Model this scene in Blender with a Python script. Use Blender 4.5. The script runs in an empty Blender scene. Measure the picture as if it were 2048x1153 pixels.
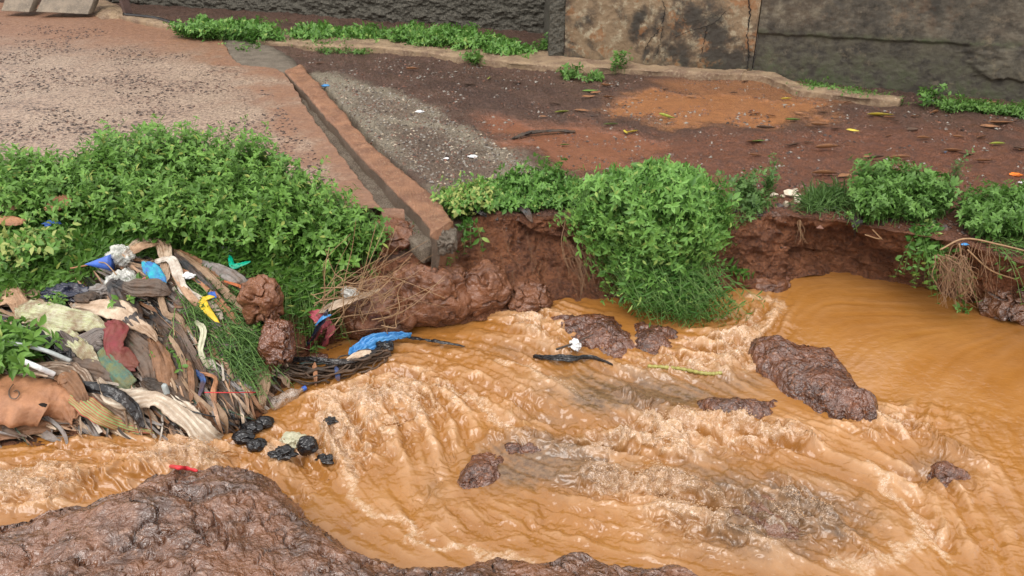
import bpy, math, random
import numpy as np
from mathutils import Vector
from mathutils.bvhtree import BVHTree
R = math.radians
rng = np.random.default_rng(7)
random.seed(7)
# ------------------------------------------------------------------ camera, sky, sun, exposure
CAM = np.array([0.0, 0.0, 2.9]); PITCH = R(27.0); FPX = 1577.0
cd = bpy.data.cameras.new('camera'); cam = bpy.data.objects.new('camera', cd)
bpy.context.collection.objects.link(cam)
cam.location = CAM; cam.rotation_euler = (R(90) - PITCH, 0, 0)
cd.sensor_width = 36; cd.lens = 36 * FPX / 2048; cd.clip_start = 0.05; cd.clip_end = 500
bpy.context.scene.camera = cam
SC = bpy.context.scene
SC.view_settings.view_transform = 'Standard'; SC.view_settings.look = 'None'; SC.view_settings.gamma = 1
SC.view_settings.exposure = 1.0
W = bpy.data.worlds.new("World"); SC.world = W; W.use_nodes = True
wn = W.node_tree; wn.nodes.clear()
_o = wn.nodes.new('ShaderNodeOutputWorld'); _b = wn.nodes.new('ShaderNodeBackground')
_s = wn.nodes.new('ShaderNodeTexSky'); _s.sky_type = 'NISHITA'; _s.sun_disc = False
SUN_EL, SUN_AZ = R(58), R(200)
_s.sun_elevation = SUN_EL; _s.sun_rotation = SUN_AZ; _s.dust_density = 4; _s.air_density = 1.2
# cloud cover: the blue of the clear sky is mostly hidden by a grey-white deck
_hs = wn.nodes.new('ShaderNodeHueSaturation'); _hs.inputs['Saturation'].default_value = 0.12
_tc = wn.nodes.new('ShaderNodeTexCoord'); _no = wn.nodes.new('ShaderNodeTexNoise')
_no.inputs['Scale'].default_value = 2.2; _no.inputs['Detail'].default_value = 5
_mr = wn.nodes.new('ShaderNodeMapRange'); _mr.inputs['To Min'].default_value = 0.75; _mr.inputs['To Max'].default_value = 1.3
_mx = wn.nodes.new('ShaderNodeMix'); _mx.data_type = 'RGBA'; _mx.blend_type = 'MIX'; _mx.inputs[0].default_value = 0.7
_mx.inputs[7].default_value = (8.7, 8.3, 8.0, 1)
_mm = wn.nodes.new('ShaderNodeVectorMath'); _mm.operation = 'SCALE'
L = wn.links.new
L(_s.outputs[0], _hs.inputs['Color']); L(_hs.outputs[0], _mx.inputs[6]); L(_tc.outputs['Generated'], _no.inputs['Vector'])
L(_no.outputs['Fac'], _mr.inputs[0]); L(_mx.outputs[2], _mm.inputs[0]); L(_mr.outputs[0], _mm.inputs['Scale'])
L(_mm.outputs[0], _b.inputs['Color']); _b.inputs['Strength'].default_value = 0.1; L(_b.outputs[0], _o.inputs[0])
ld = bpy.data.lights.new('sun', 'SUN'); ld.energy = 1.0; ld.angle = R(45); ld.color = (1, .96, .9)
sun = bpy.data.objects.new('sun', ld); bpy.context.collection.objects.link(sun)
_dv = Vector((math.sin(SUN_AZ) * math.cos(SUN_EL), math.cos(SUN_AZ) * math.cos(SUN_EL), math.sin(SUN_EL)))
sun.rotation_euler = _dv.to_track_quat('Z', 'Y').to_euler(); sun.location = (0, 0, 12)

# ------------------------------------------------------------------ survey: photo points <-> places on the ground
cp, sp = math.cos(PITCH), math.sin(PITCH)
def ray(px, py):
    a = (np.asarray(px, float) - 1024) / FPX; b = (576.5 - np.asarray(py, float)) / FPX
    return np.stack([a, cp + b * sp, -sp + b * cp], -1)
def G(px, py, z=0.0):
    d = ray(px, py); t = (z - CAM[2]) / d[..., 2]
    return CAM + d * t[..., None]
def plan(x, y, z):
    yy = y * cp - (z - CAM[2]) * sp; up = y * sp + (z - CAM[2]) * cp
    return 1024 + FPX * x / yy, 576.5 - FPX * up / yy

# ------------------------------------------------------------------ noise
def _hh(ix, iy, iz, s):
    h = (ix.astype(np.int64).astype(np.uint32) * np.uint32(374761393) + iy.astype(np.int64).astype(np.uint32) * np.uint32(668265263)
         + iz.astype(np.int64).astype(np.uint32) * np.uint32(2246822519) + np.uint32((s * 3266489917) & 0xffffffff))
    h ^= h >> np.uint32(15); h *= np.uint32(2246822519); h ^= h >> np.uint32(13); h *= np.uint32(3266489917); h ^= h >> np.uint32(16)
    return h
def pn2(x, y, s=0):
    x = np.asarray(x, np.float32); y = np.asarray(y, np.float32)
    ix = np.floor(x); iy = np.floor(y); fx = x - ix; fy = y - iy
    u = fx*fx*fx*(fx*(fx*6-15)+10); v = fy*fy*fy*(fy*(fy*6-15)+10); z = np.zeros_like(ix)
    def g(a, b):
        h = _hh(ix + a, iy + b, z, s)
        return ((h & np.uint32(1023)).astype(np.float32)/511.5-1)*(fx-a) + (((h >> np.uint32(10)) & np.uint32(1023)).astype(np.float32)/511.5-1)*(fy-b)
    a = g(0,0); a += u*(g(1,0)-a); b = g(0,1); b += u*(g(1,1)-b)
    return 1.6*(a + v*(b-a))
def pn3(x, y, z, s=0):
    x = np.asarray(x, np.float32); y = np.asarray(y, np.float32); z = np.asarray(z, np.float32)
    ix = np.floor(x); iy = np.floor(y); iz = np.floor(z); fx = x-ix; fy = y-iy; fz = z-iz
    u = fx*fx*(3-2*fx); v = fy*fy*(3-2*fy); w = fz*fz*(3-2*fz)
    def g(a, b, c):
        h = _hh(ix+a, iy+b, iz+c, s)
        return (((h & np.uint32(1023)).astype(np.float32)/511.5-1)*(fx-a) + (((h >> np.uint32(10)) & np.uint32(1023)).astype(np.float32)/511.5-1)*(fy-b)
                + (((h >> np.uint32(20)) & np.uint32(1023)).astype(np.float32)/511.5-1)*(fz-c))
    def l(c):
        a = g(0,0,c); a += u*(g(1,0,c)-a); b = g(0,1,c); b += u*(g(1,1,c)-b); return a + v*(b-a)
    a = l(0); return 1.5*(a + w*(l(1)-a))
def fb2(x, y, o=4, s=0, g=.5):
    r = 0; a = 1
    for i in range(o): r = r + a*pn2(x*2**i, y*2**i, s+i*17); a *= g
    return r
def fb3(x, y, z, o=4, s=0, g=.5):
    r = 0; a = 1
    for i in range(o): r = r + a*pn3(x*2**i, y*2**i, z*2**i, s+i*17); a *= g
    return r
def wor3(x, y, z, s=0):
    ix = np.floor(x); iy = np.floor(y); iz = np.floor(z); best = np.full(np.shape(x), 9., np.float32)
    for a in (-1,0,1):
        for b in (-1,0,1):
            for c in (-1,0,1):
                h = _hh(ix+a, iy+b, iz+c, s)
                d = ((ix+a+(h & np.uint32(1023))/1023.-x)**2 + (iy+b+((h >> np.uint32(10)) & np.uint32(1023))/1023.-y)**2
                     + (iz+c+((h >> np.uint32(20)) & np.uint32(1023))/1023.-z)**2)
                best = np.minimum(best, d)
    return np.sqrt(best)
def sstep(a, b, x):
    t = np.clip((x-a)/(b-a), 0, 1); return t*t*(3-2*t)
def sdf(poly, x, y):
    """signed distance to a polygon, positive inside"""
    P = np.asarray(poly, float); n = len(P); d = np.full(np.shape(x), 1e9); ins = np.zeros(np.shape(x), bool)
    for i in range(n):
        a = P[i]; b = P[(i+1) % n]; e = b-a; wx = x-a[0]; wy = y-a[1]
        t = np.clip((wx*e[0]+wy*e[1])/(e@e), 0, 1); d = np.minimum(d, (wx-e[0]*t)**2+(wy-e[1]*t)**2)
        c = ((a[1] <= y) & (b[1] > y)) | ((b[1] <= y) & (a[1] > y))
        with np.errstate(divide='ignore', invalid='ignore'):
            xi = a[0] + (y-a[1])/(b[1]-a[1] if b[1] != a[1] else 1e-9)*e[0]
        ins ^= c & (x < xi)
    d = np.sqrt(d); return np.where(ins, d, -d)
def linedist(pts, x, y):
    P = np.asarray(pts, float); d = np.full(np.shape(x), 1e9)
    for a, b in zip(P[:-1], P[1:]):
        e = b-a; wx = x-a[0]; wy = y-a[1]; t = np.clip((wx*e[0]+wy*e[1])/(e@e), 0, 1)
        d = np.minimum(d, (wx-e[0]*t)**2+(wy-e[1]*t)**2)
    return np.sqrt(d)
def crom(P, n):
    """smooth curve through the rows of P (any number of columns)"""
    P = np.asarray(P, float); m = len(P)
    if m == 2: t = np.linspace(0, 1, n)[:, None]; return P[0]*(1-t)+P[1]*t
    Q = np.vstack([2*P[0]-P[1], P, 2*P[-1]-P[-2]]); t = np.linspace(0, m-1-1e-9, n); i = t.astype(int); f = (t-i)[:, None]
    a, b, c, d = Q[i], Q[i+1], Q[i+2], Q[i+3]
    return .5*((2*b)+(c-a)*f+(2*a-5*b+4*c-d)*f*f+(3*b-a-3*c+d)*f**3)

# ------------------------------------------------------------------ mesh helpers
COL = bpy.context.collection
def tag(o, label=None, cat=None, group=None, kind=None):
    if label: o['label'] = label
    if cat: o['category'] = cat
    if group: o['group'] = group
    if kind: o['kind'] = kind
    return o
def mkmesh(name, V, F, mat, smooth=True, attrs=None, midx=None):
    me = bpy.data.meshes.new(name)
    V = np.asarray(V, np.float32)
    if isinstance(F, np.ndarray):
        k = F.shape[1]; me.vertices.add(len(V)); me.vertices.foreach_set('co', V.ravel())
        me.loops.add(F.size); me.loops.foreach_set('vertex_index', F.astype(np.int32).ravel())
        me.polygons.add(len(F)); me.polygons.foreach_set('loop_start', np.arange(0, F.size, k, dtype=np.int32))
    else:
        me.vertices.add(len(V)); me.vertices.foreach_set('co', V.ravel())
        ln = np.array([len(f) for f in F], np.int32); lo = np.concatenate([[0], np.cumsum(ln)[:-1]]).astype(np.int32)
        fl = np.fromiter((i for f in F for i in f), np.int32)
        me.loops.add(len(fl)); me.loops.foreach_set('vertex_index', fl); me.polygons.add(len(F)); me.polygons.foreach_set('loop_start', lo)
    for m in (mat if isinstance(mat, (list, tuple)) else [mat]): me.materials.append(m)
    me.update(calc_edges=True); me.validate()
    me.polygons.foreach_set('use_smooth', np.full(len(me.polygons), smooth))
    if midx is not None: me.polygons.foreach_set('material_index', np.asarray(midx, np.int32))
    for k_, v in (attrs or {}).items():
        a = me.attributes.new(k_, 'FLOAT', 'POINT'); a.data.foreach_set('value', np.asarray(v, np.float32).ravel())
    return me
def obj(name, V, F, mat, parent=None, smooth=True, attrs=None, midx=None, world=False):
    V = np.asarray(V, float); loc = np.zeros(3)
    if parent is not None: V = V - np.array(parent.location)
    elif not world: loc = np.array([V[:,0].mean(), V[:,1].mean(), V[:,2].min()]); V = V - loc
    o = bpy.data.objects.new(name, mkmesh(name, V, F, mat, smooth, attrs, midx)); COL.objects.link(o)
    o.location = loc
    if parent is not None: o.parent = parent
    return o
def empty(name, loc, label, cat, group=None):
    o = bpy.data.objects.new(name, None); COL.objects.link(o); o.location = loc; o.empty_display_size = .1
    return tag(o, label, cat, group)
def gridF(nr, nc, flip=False):
    i = np.arange((nr-1)*(nc-1)); r = i//(nc-1); c = i % (nc-1); a = r*nc+c
    return np.stack([a, a+nc, a+nc+1, a+1] if flip else [a, a+1, a+nc+1, a+nc], 1)
def gnormal(P, flip=False):
    du = np.gradient(P, axis=1); dv = np.gradient(P, axis=0); n = np.cross(du, dv)
    n /= np.linalg.norm(n, axis=2, keepdims=True)+1e-12
    return -n if flip else n
class MB:
    """collects pieces into one mesh"""
    def __init__(s): s.V = []; s.F = []; s.M = []; s.n = 0
    def add(s, V, F, m=0):
        V = np.asarray(V, float); s.V.append(V)
        for f in (F.tolist() if isinstance(F, np.ndarray) else F): s.F.append([i+s.n for i in f]); s.M.append(m)
        s.n += len(V); return s
    def tube(s, P, r, k=6, m=0, cap=True):
        P = np.asarray(P, float); n = len(P); r = np.broadcast_to(np.asarray(r, float), (n,))
        T = np.gradient(P, axis=0); T /= np.linalg.norm(T, axis=1, keepdims=True)+1e-9
        ref = np.array([0, 0, 1.]) if abs(T[:, 2]).mean() < .85 else np.array([1., 0, 0])
        A = np.cross(T, ref); A /= np.linalg.norm(A, axis=1, keepdims=True)+1e-9; B = np.cross(T, A)
        th = np.arange(k)*2*math.pi/k
        V = P[:, None]+r[:, None, None]*(A[:, None]*np.cos(th)[None, :, None]+B[:, None]*np.sin(th)[None, :, None])
        F = [[i*k+j, i*k+(j+1) % k, (i+1)*k+(j+1) % k, (i+1)*k+j] for i in range(n-1) for j in range(k)]
        if cap: F += [list(range(k))[::-1], [(n-1)*k+j for j in range(k)]]
        return s.add(V.reshape(-1, 3), F, m)
    def build(s, name, mat, parent=None, smooth=True, world=False, attrs=None):
        return obj(name, np.vstack(s.V), s.F, mat, parent, smooth, attrs, s.M if isinstance(mat, (list, tuple)) else None, world)

# ------------------------------------------------------------------ materials
class MT:
    def __init__(s, name, rough=.6, spec=.5):
        s.m = bpy.data.materials.new(name); s.m.use_nodes = True; s.t = s.m.node_tree
        s.b = s.t.nodes['Principled BSDF']; s.b.inputs['Roughness'].default_value = rough
        s.b.inputs['Specular IOR Level'].default_value = spec
        s.co = s.t.nodes.new('ShaderNodeTexCoord').outputs['Object']; s._bump = None
    def N(s, k): return s.t.nodes.new('ShaderNode'+k)
    def L(s, a, b):
        if hasattr(a, 'is_output'): s.t.links.new(a, b)
        else: b.default_value = (tuple(a)+(1,))[:4] if isinstance(a, (tuple, list)) and len(b.default_value) == 4 else a
    def mapv(s, sc=(1,1,1), rot=(0,0,0)):
        n = s.N('Mapping'); n.inputs['Scale'].default_value = sc; n.inputs['Rotation'].default_value = rot; s.L(s.co, n.inputs[0]); return n.outputs[0]
    def noise(s, scale, det=4, rough=.55, vec=None, dist=0, out='Fac'):
        n = s.N('TexNoise'); n.inputs['Scale'].default_value = scale; n.inputs['Detail'].default_value = det
        n.inputs['Roughness'].default_value = rough; n.inputs['Distortion'].default_value = dist
        s.L(vec or s.co, n.inputs['Vector']); return n.outputs[out]
    def vor(s, scale, feat='F1', out='Distance', vec=None, rnd=1):
        n = s.N('TexVoronoi'); n.feature = feat; n.inputs['Scale'].default_value = scale; n.inputs['Randomness'].default_value = rnd
        s.L(vec or s.co, n.inputs['Vector']); return n.outputs[out]
    def mr(s, v, a, b, c=0, d=1):
        n = s.N('MapRange'); s.L(v, n.inputs[0])
        for i, q in enumerate((a, b, c, d)): n.inputs[i+1].default_value = q
        return n.outputs[0]
    def math(s, op, a, b=0.):
        n = s.N('Math'); n.operation = op; s.L(a, n.inputs[0]); s.L(b, n.inputs[1]); return n.outputs[0]
    def mix(s, f, a, b, mode='MIX'):
        n = s.N('Mix'); n.data_type = 'RGBA'; n.blend_type = mode; n.clamp_factor = True
        s.L(f, n.inputs[0]); s.L(a, n.inputs[6]); s.L(b, n.inputs[7]); return n.outputs[2]
    def attr(s, name):
        n = s.N('Attribute'); n.attribute_name = name; return n.outputs['Fac']
    def bump(s, h, dist=.01, st=1.):
        n = s.N('Bump'); n.inputs['Distance'].default_value = dist; n.inputs['Strength'].default_value = st; s.L(h, n.inputs['Height'])
        if s._bump is not None: s.L(s._bump, n.inputs['Normal'])
        s._bump = n.outputs[0]; s.L(s._bump, s.b.inputs['Normal']); return s
    def col(s, c): s.L(c, s.b.inputs['Base Color']); return s
    def rgh(s, v): s.L(v, s.b.inputs['Roughness']); return s

def m_laterite(name, a=(.15,.052,.024), b=(.06,.023,.014), c=(.30,.12,.055), rough=.32, bump=1.0, ior=1.75):
    m = MT(name, rough, .6)
    n1 = m.noise(5, 5); n2 = m.noise(38, 6, .65); n3 = m.noise(140, 3)
    k = m.mix(m.mr(n1, .38, .62), a, b); k = m.mix(m.mr(n2, .52, .72), k, c); k = m.mix(m.mr(n3, .6, .75, 0, .6), k, (.10,.035,.03))
    m.col(k); m.rgh(m.mr(m.noise(14, 5, .7), .44, .66, max(.06, rough-.2), rough+.2))
    m.b.inputs['IOR'].default_value = ior
    m.bump(m.noise(9, 4, .6, dist=.5), .06*bump); m.bump(m.noise(24, 4, .55, dist=.8), .022*bump); m.bump(n3, .0015*bump)
    return m.m
M = {}
M['laterite'] = m_laterite('wet_laterite_rock', rough=.3)
M['mudrock'] = m_laterite('mud_coated_rock', (.19,.078,.038), (.085,.035,.02), (.27,.12,.06), .45, .5, 1.45)
M['laterite_dark'] = m_laterite('wet_dark_rock', (.185,.076,.036), (.07,.031,.018), (.26,.135,.08), .17, .8)

def m_ground():
    m = MT('wet_red_earth', .5, .5)
    face = m.attr('face'); pale = m.attr('pale'); mud = m.attr('mud'); red = m.attr('red'); och = m.attr('och'); moss = m.attr('moss')
    n1 = m.noise(2.2, 5); n2 = m.noise(10, 7, .75); n3 = m.noise(50, 5, .8)
    dirt = m.mix(m.mr(n1, .35, .65), (.13,.072,.050), (.072,.040,.030)); dirt = m.mix(m.mr(n3, .5, .62), dirt, (.20,.115,.085))
    rd = m.mix(m.mr(n2, .38, .62), (.25,.10,.055), (.135,.062,.042)); rd = m.mix(m.mr(n3, .53, .66), rd, (.34,.15,.09))
    k = m.mix(red, dirt, rd)
    pl = m.mix(m.mr(n3, .35, .65), (.20,.17,.13), (.44,.38,.28)); k = m.mix(pale, k, pl)
    md = m.mix(m.mr(n2, .3, .7), (.24,.095,.05), (.165,.068,.04)); k = m.mix(mud, k, md)
    k = m.mix(och, k, m.mix(m.mr(n2, .3, .7), (.34,.15,.06), (.22,.095,.045)))
    fc = m.mix(m.mr(m.noise(7, 6, .7), .36, .64), (.31,.12,.052), (.12,.046,.025)); fc = m.mix(m.mr(n3, .53, .66), fc, (.34,.15,.075)); fc = m.mix(m.mr(n3, .46, .36), fc, (.05,.02,.012))  # bank face: cavity shade painted into the colour where the grain noise dips
    k = m.mix(face, k, fc); k = m.mix(moss, k, m.mix(m.mr(n2, .4, .6), (.06,.10,.03), (.10,.085,.06)))
    m.col(k)
    r = m.mr(n2, .38, .62, .22, .62); m.rgh(m.math('MULTIPLY', r, m.math('SUBTRACT', 1., m.math('MULTIPLY', m.math('MAXIMUM', och, mud), .72))))
    inv = m.math('SUBTRACT', 1., m.math('MAXIMUM', m.math('MAXIMUM', mud, och), 0.))
    m.bump(m.math('MULTIPLY', m.noise(22, 7, .72), m.math('ADD', m.math('MULTIPLY', inv, .85), .15)), .05)
    m.bump(m.math('MULTIPLY', n3, inv), .03); m.bump(m.noise(110, 3, .7), .004)
    return m.m
M['ground'] = m_ground()
def m_road():
    m = MT('worn_concrete_road', .5, .5)
    org = m.attr('org'); wet = m.attr('wet')
    n1 = m.noise(1.4, 5); n3 = m.noise(45, 6, .8); n2 = m.noise(14, 6, .7)
    k = m.mix(m.mr(n3, .44, .56), (.17,.115,.085), (.46,.34,.25)); k = m.mix(m.mr(n1, .4, .6, 0, .5), k, (.33,.22,.16))
    v = m.math('ADD', m.noise(22, 5, .75), m.math('MULTIPLY', m.mr(n1, .3, .7, -.05, .05), 1.))
    k = m.mix(m.mr(v, .52, .58, 0, .9), k, (.07,.045,.035))
    og = m.mix(m.mr(n2, .35, .65), (.29,.15,.088), (.19,.10,.064)); og = m.mix(m.mr(n3, .55, .7, 0, .5), og, (.45,.25,.15)); k = m.mix(org, k, og)
    m.col(k); m.rgh(m.mr(n2, .35, .65, .32, .6)); m.bump(v, .012); m.bump(n3, .006); return m.m
M['road'] = m_road()
def m_conc(name, a, b, c, rough=.55, sc=1., bm=1., side=False):
    m = MT(name, rough, .5); n1 = m.noise(3*sc, 6, .65); n2 = m.noise(30*sc, 6, .7); n3 = m.noise(150, 3, .7)
    k = m.mix(m.mr(n1, .4, .6), a, b); k = m.mix(m.mr(n2, .52, .68), k, c)
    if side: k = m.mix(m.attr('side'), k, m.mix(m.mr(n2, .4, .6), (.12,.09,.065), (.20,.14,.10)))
    m.col(k)
    m.rgh(m.mr(n2, .35, .65, rough-.15, rough+.15)); m.bump(n2, .012*bm); m.bump(n3, .004*bm); return m.m
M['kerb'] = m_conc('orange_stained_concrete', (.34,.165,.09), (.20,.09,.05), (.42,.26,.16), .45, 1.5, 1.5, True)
M['kerb_old'] = m_conc('grey_broken_concrete', (.22,.18,.14), (.13,.10,.075), (.33,.29,.23), .6, 2, 2)
M['strip'] = m_conc('tan_concrete_footing', (.36,.25,.15), (.20,.125,.08), (.46,.36,.25), .7, 1.2, 2)
M['channel'] = m_conc('grey_wet_mortar', (.24,.195,.145), (.15,.11,.08), (.33,.27,.2), .3, 3, 2)
def m_wall():
    m = MT('mould_stained_plaster', .75, .3)
    och = m.attr('och'); moss = m.attr('moss')
    rough = m.attr('rough')
    n1 = m.noise(1.3, 7, .66); n2 = m.noise(6, 8, .7); n3 = m.noise(40, 5, .7); st = m.noise(1.25, 9, .72)
    dark = m.mix(m.mr(n2, .38, .62), (.036,.032,.026), (.105,.09,.068)); dark = m.mix(m.mr(m.noise(5, 9, .78), .55, .68, 0, .6), dark, (.19,.15,.10))
    oc = m.mix(m.mr(n1, .44, .54), (.20,.14,.085), (.065,.042,.028)); oc = m.mix(m.mr(n2, .5, .6), oc, (.30,.25,.17)); oc = m.mix(m.mr(st, .46, .55, 0, .92), oc, (.042,.037,.03))
    oc = m.mix(m.mr(m.noise(3.1, 6, .7), .54, .62, 0, .8), oc, (.22,.10,.04))
    k = m.mix(och, dark, oc)
    k = m.mix(m.math('MULTIPLY', moss, m.mr(n2, .42, .64, 0, .75)), k, m.mix(m.mr(n3, .4, .6), (.022,.036,.013), (.035,.06,.018)))
    rg = m.mix(m.mr(n3, .4, .62), (.04,.038,.03), (.11,.10,.08)); k = m.mix(rough, k, rg)
    m.col(k); m.bump(n2, .012); m.bump(n3, .006)
    m.bump(m.math('MULTIPLY', m.vor(14), rough), .03); return m.m
M['wall'] = m_wall()
M['crack'] = m_conc('black_crack', (.012,.01,.009), (.02,.016,.013), (.015,.012,.01), .9)
def m_water():
    m = MT('muddy_water', .04, .5); m.b.inputs['IOR'].default_value = 1.58
    foam = m.attr('foam'); thin = m.attr('thin'); strk = m.attr('streak'); tb = m.attr('turb'); fi = m.attr('fine')
    n1 = m.noise(2.2, 4); n2 = m.noise(30, 5, .65); ff = m.noise(85, 4, .75, dist=1.2)
    k = m.mix(m.mr(n1, .35, .65), (.335,.145,.033), (.28,.116,.025)); k = m.mix(m.math('MULTIPLY', m.mr(strk, -.1, 1.1), .7), k, (.53,.315,.165))
    k = m.mix(m.math('MULTIPLY', m.mr(fi, .3, 1.7), m.math('MULTIPLY', tb, .5)), k, (.60,.38,.22)); k = m.mix(m.math('MULTIPLY', m.mr(fi, -.3, -1.6), m.math('MULTIPLY', tb, .5)), k, (.24,.105,.03))
    k = m.mix(foam, k, m.mix(m.mr(n2, .4, .62), (.58,.39,.25), (.45,.27,.13)))
    k = m.mix(m.math('MULTIPLY', thin, .9), k, m.mix(m.mr(n2, .38, .62), (.085,.052,.032), (.185,.115,.066)))
    sp = m.math('MULTIPLY', m.mr(ff, .54, .59), m.math('MULTIPLY', m.math('ADD', m.math('MULTIPLY', foam, 1.3), .05), m.math('ADD', tb, .25))); k = m.mix(sp, k, (.74,.58,.46))
    m.col(k); m.rgh(m.math('ADD', m.mr(foam, .1, 1, .035, .22), m.math('MULTIPLY', sp, .3)))
    m.bump(m.noise(20, 3, .5, dist=.7, vec=m.mapv((1, 1.9, 1), (0, 0, R(-20)))), .008, .35); m.bump(m.math('MULTIPLY', n2, tb), .006, .4); m.bump(m.math('MULTIPLY', ff, foam), .005, 1.); return m.m
M['water'] = m_water()
# ------------------------------------------------------------------ levels of the water
WL = [(1800,650,.12),(1350,640,.12),(1180,620,.11),(1000,650,.09),(800,665,.05),(700,700,.03),(620,730,0),(750,900,-.05),(560,820,-.03),(1000,1000,-.03),
      (1600,1000,.02),(1950,850,.06),(1300,800,.03),(200,930,.13),(430,905,.02),(0,950,.16),(1000,760,.03),(1500,800,.06),(2048,1050,.03),(1100,1100,-.02)]
_wp = np.array([[*G(a, b, c)[:2], c] for a, b, c in WL])
def wl(x, y):
    s = 0; t = 0
    for a, b, c in _wp:
        w = np.exp(-((x-a)**2+(y-b)**2)/(2*.45**2))+1e-6/((x-a)**2+(y-b)**2+.5); s = s+w*c; t = t+w
    return s/t
def GW(px, py):
    z = 0.
    for _ in range(4): p = G(px, py, z); z = wl(p[..., 0], p[..., 1])
    return p
ZG = .70
def zg(x, y):
    return ZG + .018*np.clip(y-7, 0, 20) + .03*pn2(x*.7, y*.7, 3)

# ------------------------------------------------------------------ ground: bank face and plateau in one sheet
# base px, top px, top height, face shape (+ undercut, - bulge)
BK = [(2500,740,2500,620,.66,.05),(2200,660,2250,580,.66,.05),(2048,628,2090,540,.66,.04),(1960,604,1985,508,.66,.03),(1890,586,1900,487,.66,.10),
      (1800,575,1800,464,.66,.16),(1700,556,1700,444,.66,.20),(1610,552,1610,434,.66,.16),(1555,576,1550,430,.66,.02),(1470,576,1470,430,.66,0),
      (1390,600,1380,430,.66,.04),(1250,606,1260,432,.66,.08),(1170,600,1150,432,.66,.12),(1110,604,1060,430,.66,.12),(1040,634,1000,428,.66,.06),
      (960,640,945,436,.64,0),(905,648,912,485,.58,0),(860,650,868,495,.58,0),(800,655,820,510,.55,0),(720,668,750,525,.50,0),(660,695,700,528,.50,0),
      (618,712,640,540,.48,0),(590,745,560,552,.47,0),(560,790,500,550,.47,-.04),(520,830,440,545,.48,-.08),(460,862,360,540,.50,-.12),
      (380,878,280,545,.50,-.10),(280,868,190,575,.46,-.06),(160,872,100,596,.42,-.04),(0,892,0,612,.40,-.04),(-200,905,-150,630,.40,-.04),(-600,930,-500,650,.4,-.04)]
bk = np.array(BK, float); NC = 1000
_b = GW(bk[:, 0], bk[:, 1]); _t = G(bk[:, 2], bk[:, 3], bk[:, 4]) if False else np.array([G(a, b, c) for a, b, c in bk[:, 2:5]])
line = crom(np.hstack([_b, _t, bk[:, 5:6]]), NC)
Bs, Ts, Us = line[:, :3], line[:, 3:6], line[:, 6]
NF, NP = 150, 330
P = np.zeros((NF+NP, NC, 3))
tt = np.linspace(0, 1, NF)
foot = Bs.copy(); foot[:, 2] = -.35; foot[:, 1] -= .04
for i, t in enumerate(tt):
    if t < .18: f = t/.18; P[i] = foot*(1-f)+Bs*f
    else:
        f = (t-.18)/.82; P[i] = Bs*(1-f)+Ts*f; P[i, :, 1] += Us*math.sin(math.pi*min(1, f*1.02))**.8
        P[i, :, 1] += (Ts[:, 1]*0 + .0)
for j in range(NP):
    f = ((j+1)/NP)**1.45
    yb = 17.5; P[NF+j, :, 1] = Ts[:, 1]*(1-f)+yb*f
    sc = 1.0+f*(yb/np.maximum(Ts[:, 1], 3)-1)*.92
    P[NF+j, :, 0] = Ts[:, 0]*sc
    x, y = P[NF+j, :, 0], P[NF+j, :, 1]
    w = sstep(0, 1.0, y-Ts[:, 1]); P[NF+j, :, 2] = Ts[:, 2]*(1-w)+zg(x, y)*w
X, Y, Z = P[..., 0], P[..., 1], P[..., 2]
up = np.zeros_like(X); up[NF:] = 1
facem = 1-sstep(NF-8, NF+6, np.arange(NF+NP))[:, None]*np.ones((1, NC))
n = gnormal(P); n = np.where(n[..., 2:3] < -.2, -n, n)
colpx = np.interp(np.linspace(0, 1, NC), np.linspace(0, 1, len(bk)), bk[:, 0])[None, :]
cliff = sstep(600, 720, colpx)  # 0 at the rubbish heap, 1 at the earth cliff
d = .075*fb3(X*2.6, Y*2.6, Z*3.4, 3, 5)+.04*fb3(X*9, Y*9, Z*11, 4, 9)
w3 = wor3(X*11+.5*fb3(X*9, Y*9, Z*9, 2, 2), Y*11, Z*13, 4); d += -.03*sstep(.05, .45, w3)+.02
lumps = wor3(X*5, Y*5, Z*6, 8); d += .05*(.5-lumps)*cliff
d += .02*np.abs(pn3(X*3, Y*3, Z*22, 31))*cliff+.014*fb3(X*26, Y*26, Z*26, 3, 33, .6)
ease = sstep(0, 12, np.abs(np.arange(NF+NP)-NF))[:, None]*.5+.5
P2 = P + n*(d*facem*ease)[..., None]*np.array([1, 1, .8])
pm = (1-facem)
_, _ = 0, 0
gz = (.026*fb2(X*2.3, Y*2.3, 4, 41)+.016*fb2(X*9, Y*9, 4, 12)+.010*np.clip(fb2(X*26, Y*26, 3, 14), -.2, 1))
# surface zones of the plateau, traced on the ground plane
def zpoly(pts, soft, amp=.12, sc=3, seed=1, z=.72):
    q = [G(a, b, z)[:2] for a, b in pts]; s = sdf(q, X, Y)+amp*fb2(X*sc, Y*sc, 5, seed, .6)+.05*fb2(X*22, Y*22, 2, seed+3); return sstep(-soft*2.2, soft*2.2, s)*pm
pale = zpoly([(590,150),(700,163),(830,200),(960,262),(1040,310),(1130,350),(1100,372),(860,372),(740,292),(640,190)], .08, .16, 2.4, 21)
grav = zpoly([(760,245),(900,262),(1010,330),(1010,365),(830,365)], .10, .16, 3, 22)+.8*zpoly([(700,185),(830,205),(860,240),(720,230)], .08, .12, 4, 27)
mud = zpoly([(960,232),(1100,240),(1290,262),(1330,300),(1270,345),(1120,345),(1040,300)], .10, .22, 1.8, 23)
och = zpoly([(1215,200),(1300,186),(1500,190),(1650,212),(1630,240),(1530,256),(1400,250),(1240,232)], .08, .26, 1.6, 24)
och = np.maximum(och, .75*zpoly([(1310,165),(1560,160),(1700,205),(1600,215),(1330,190)], .12, .1, 2, 25))
red = zpoly([(1280,265),(1480,255),(1750,245),(2048,275),(2600,300),(2600,700),(1000,480),(1100,400)], .25, .5, 1.2, 26)
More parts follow.
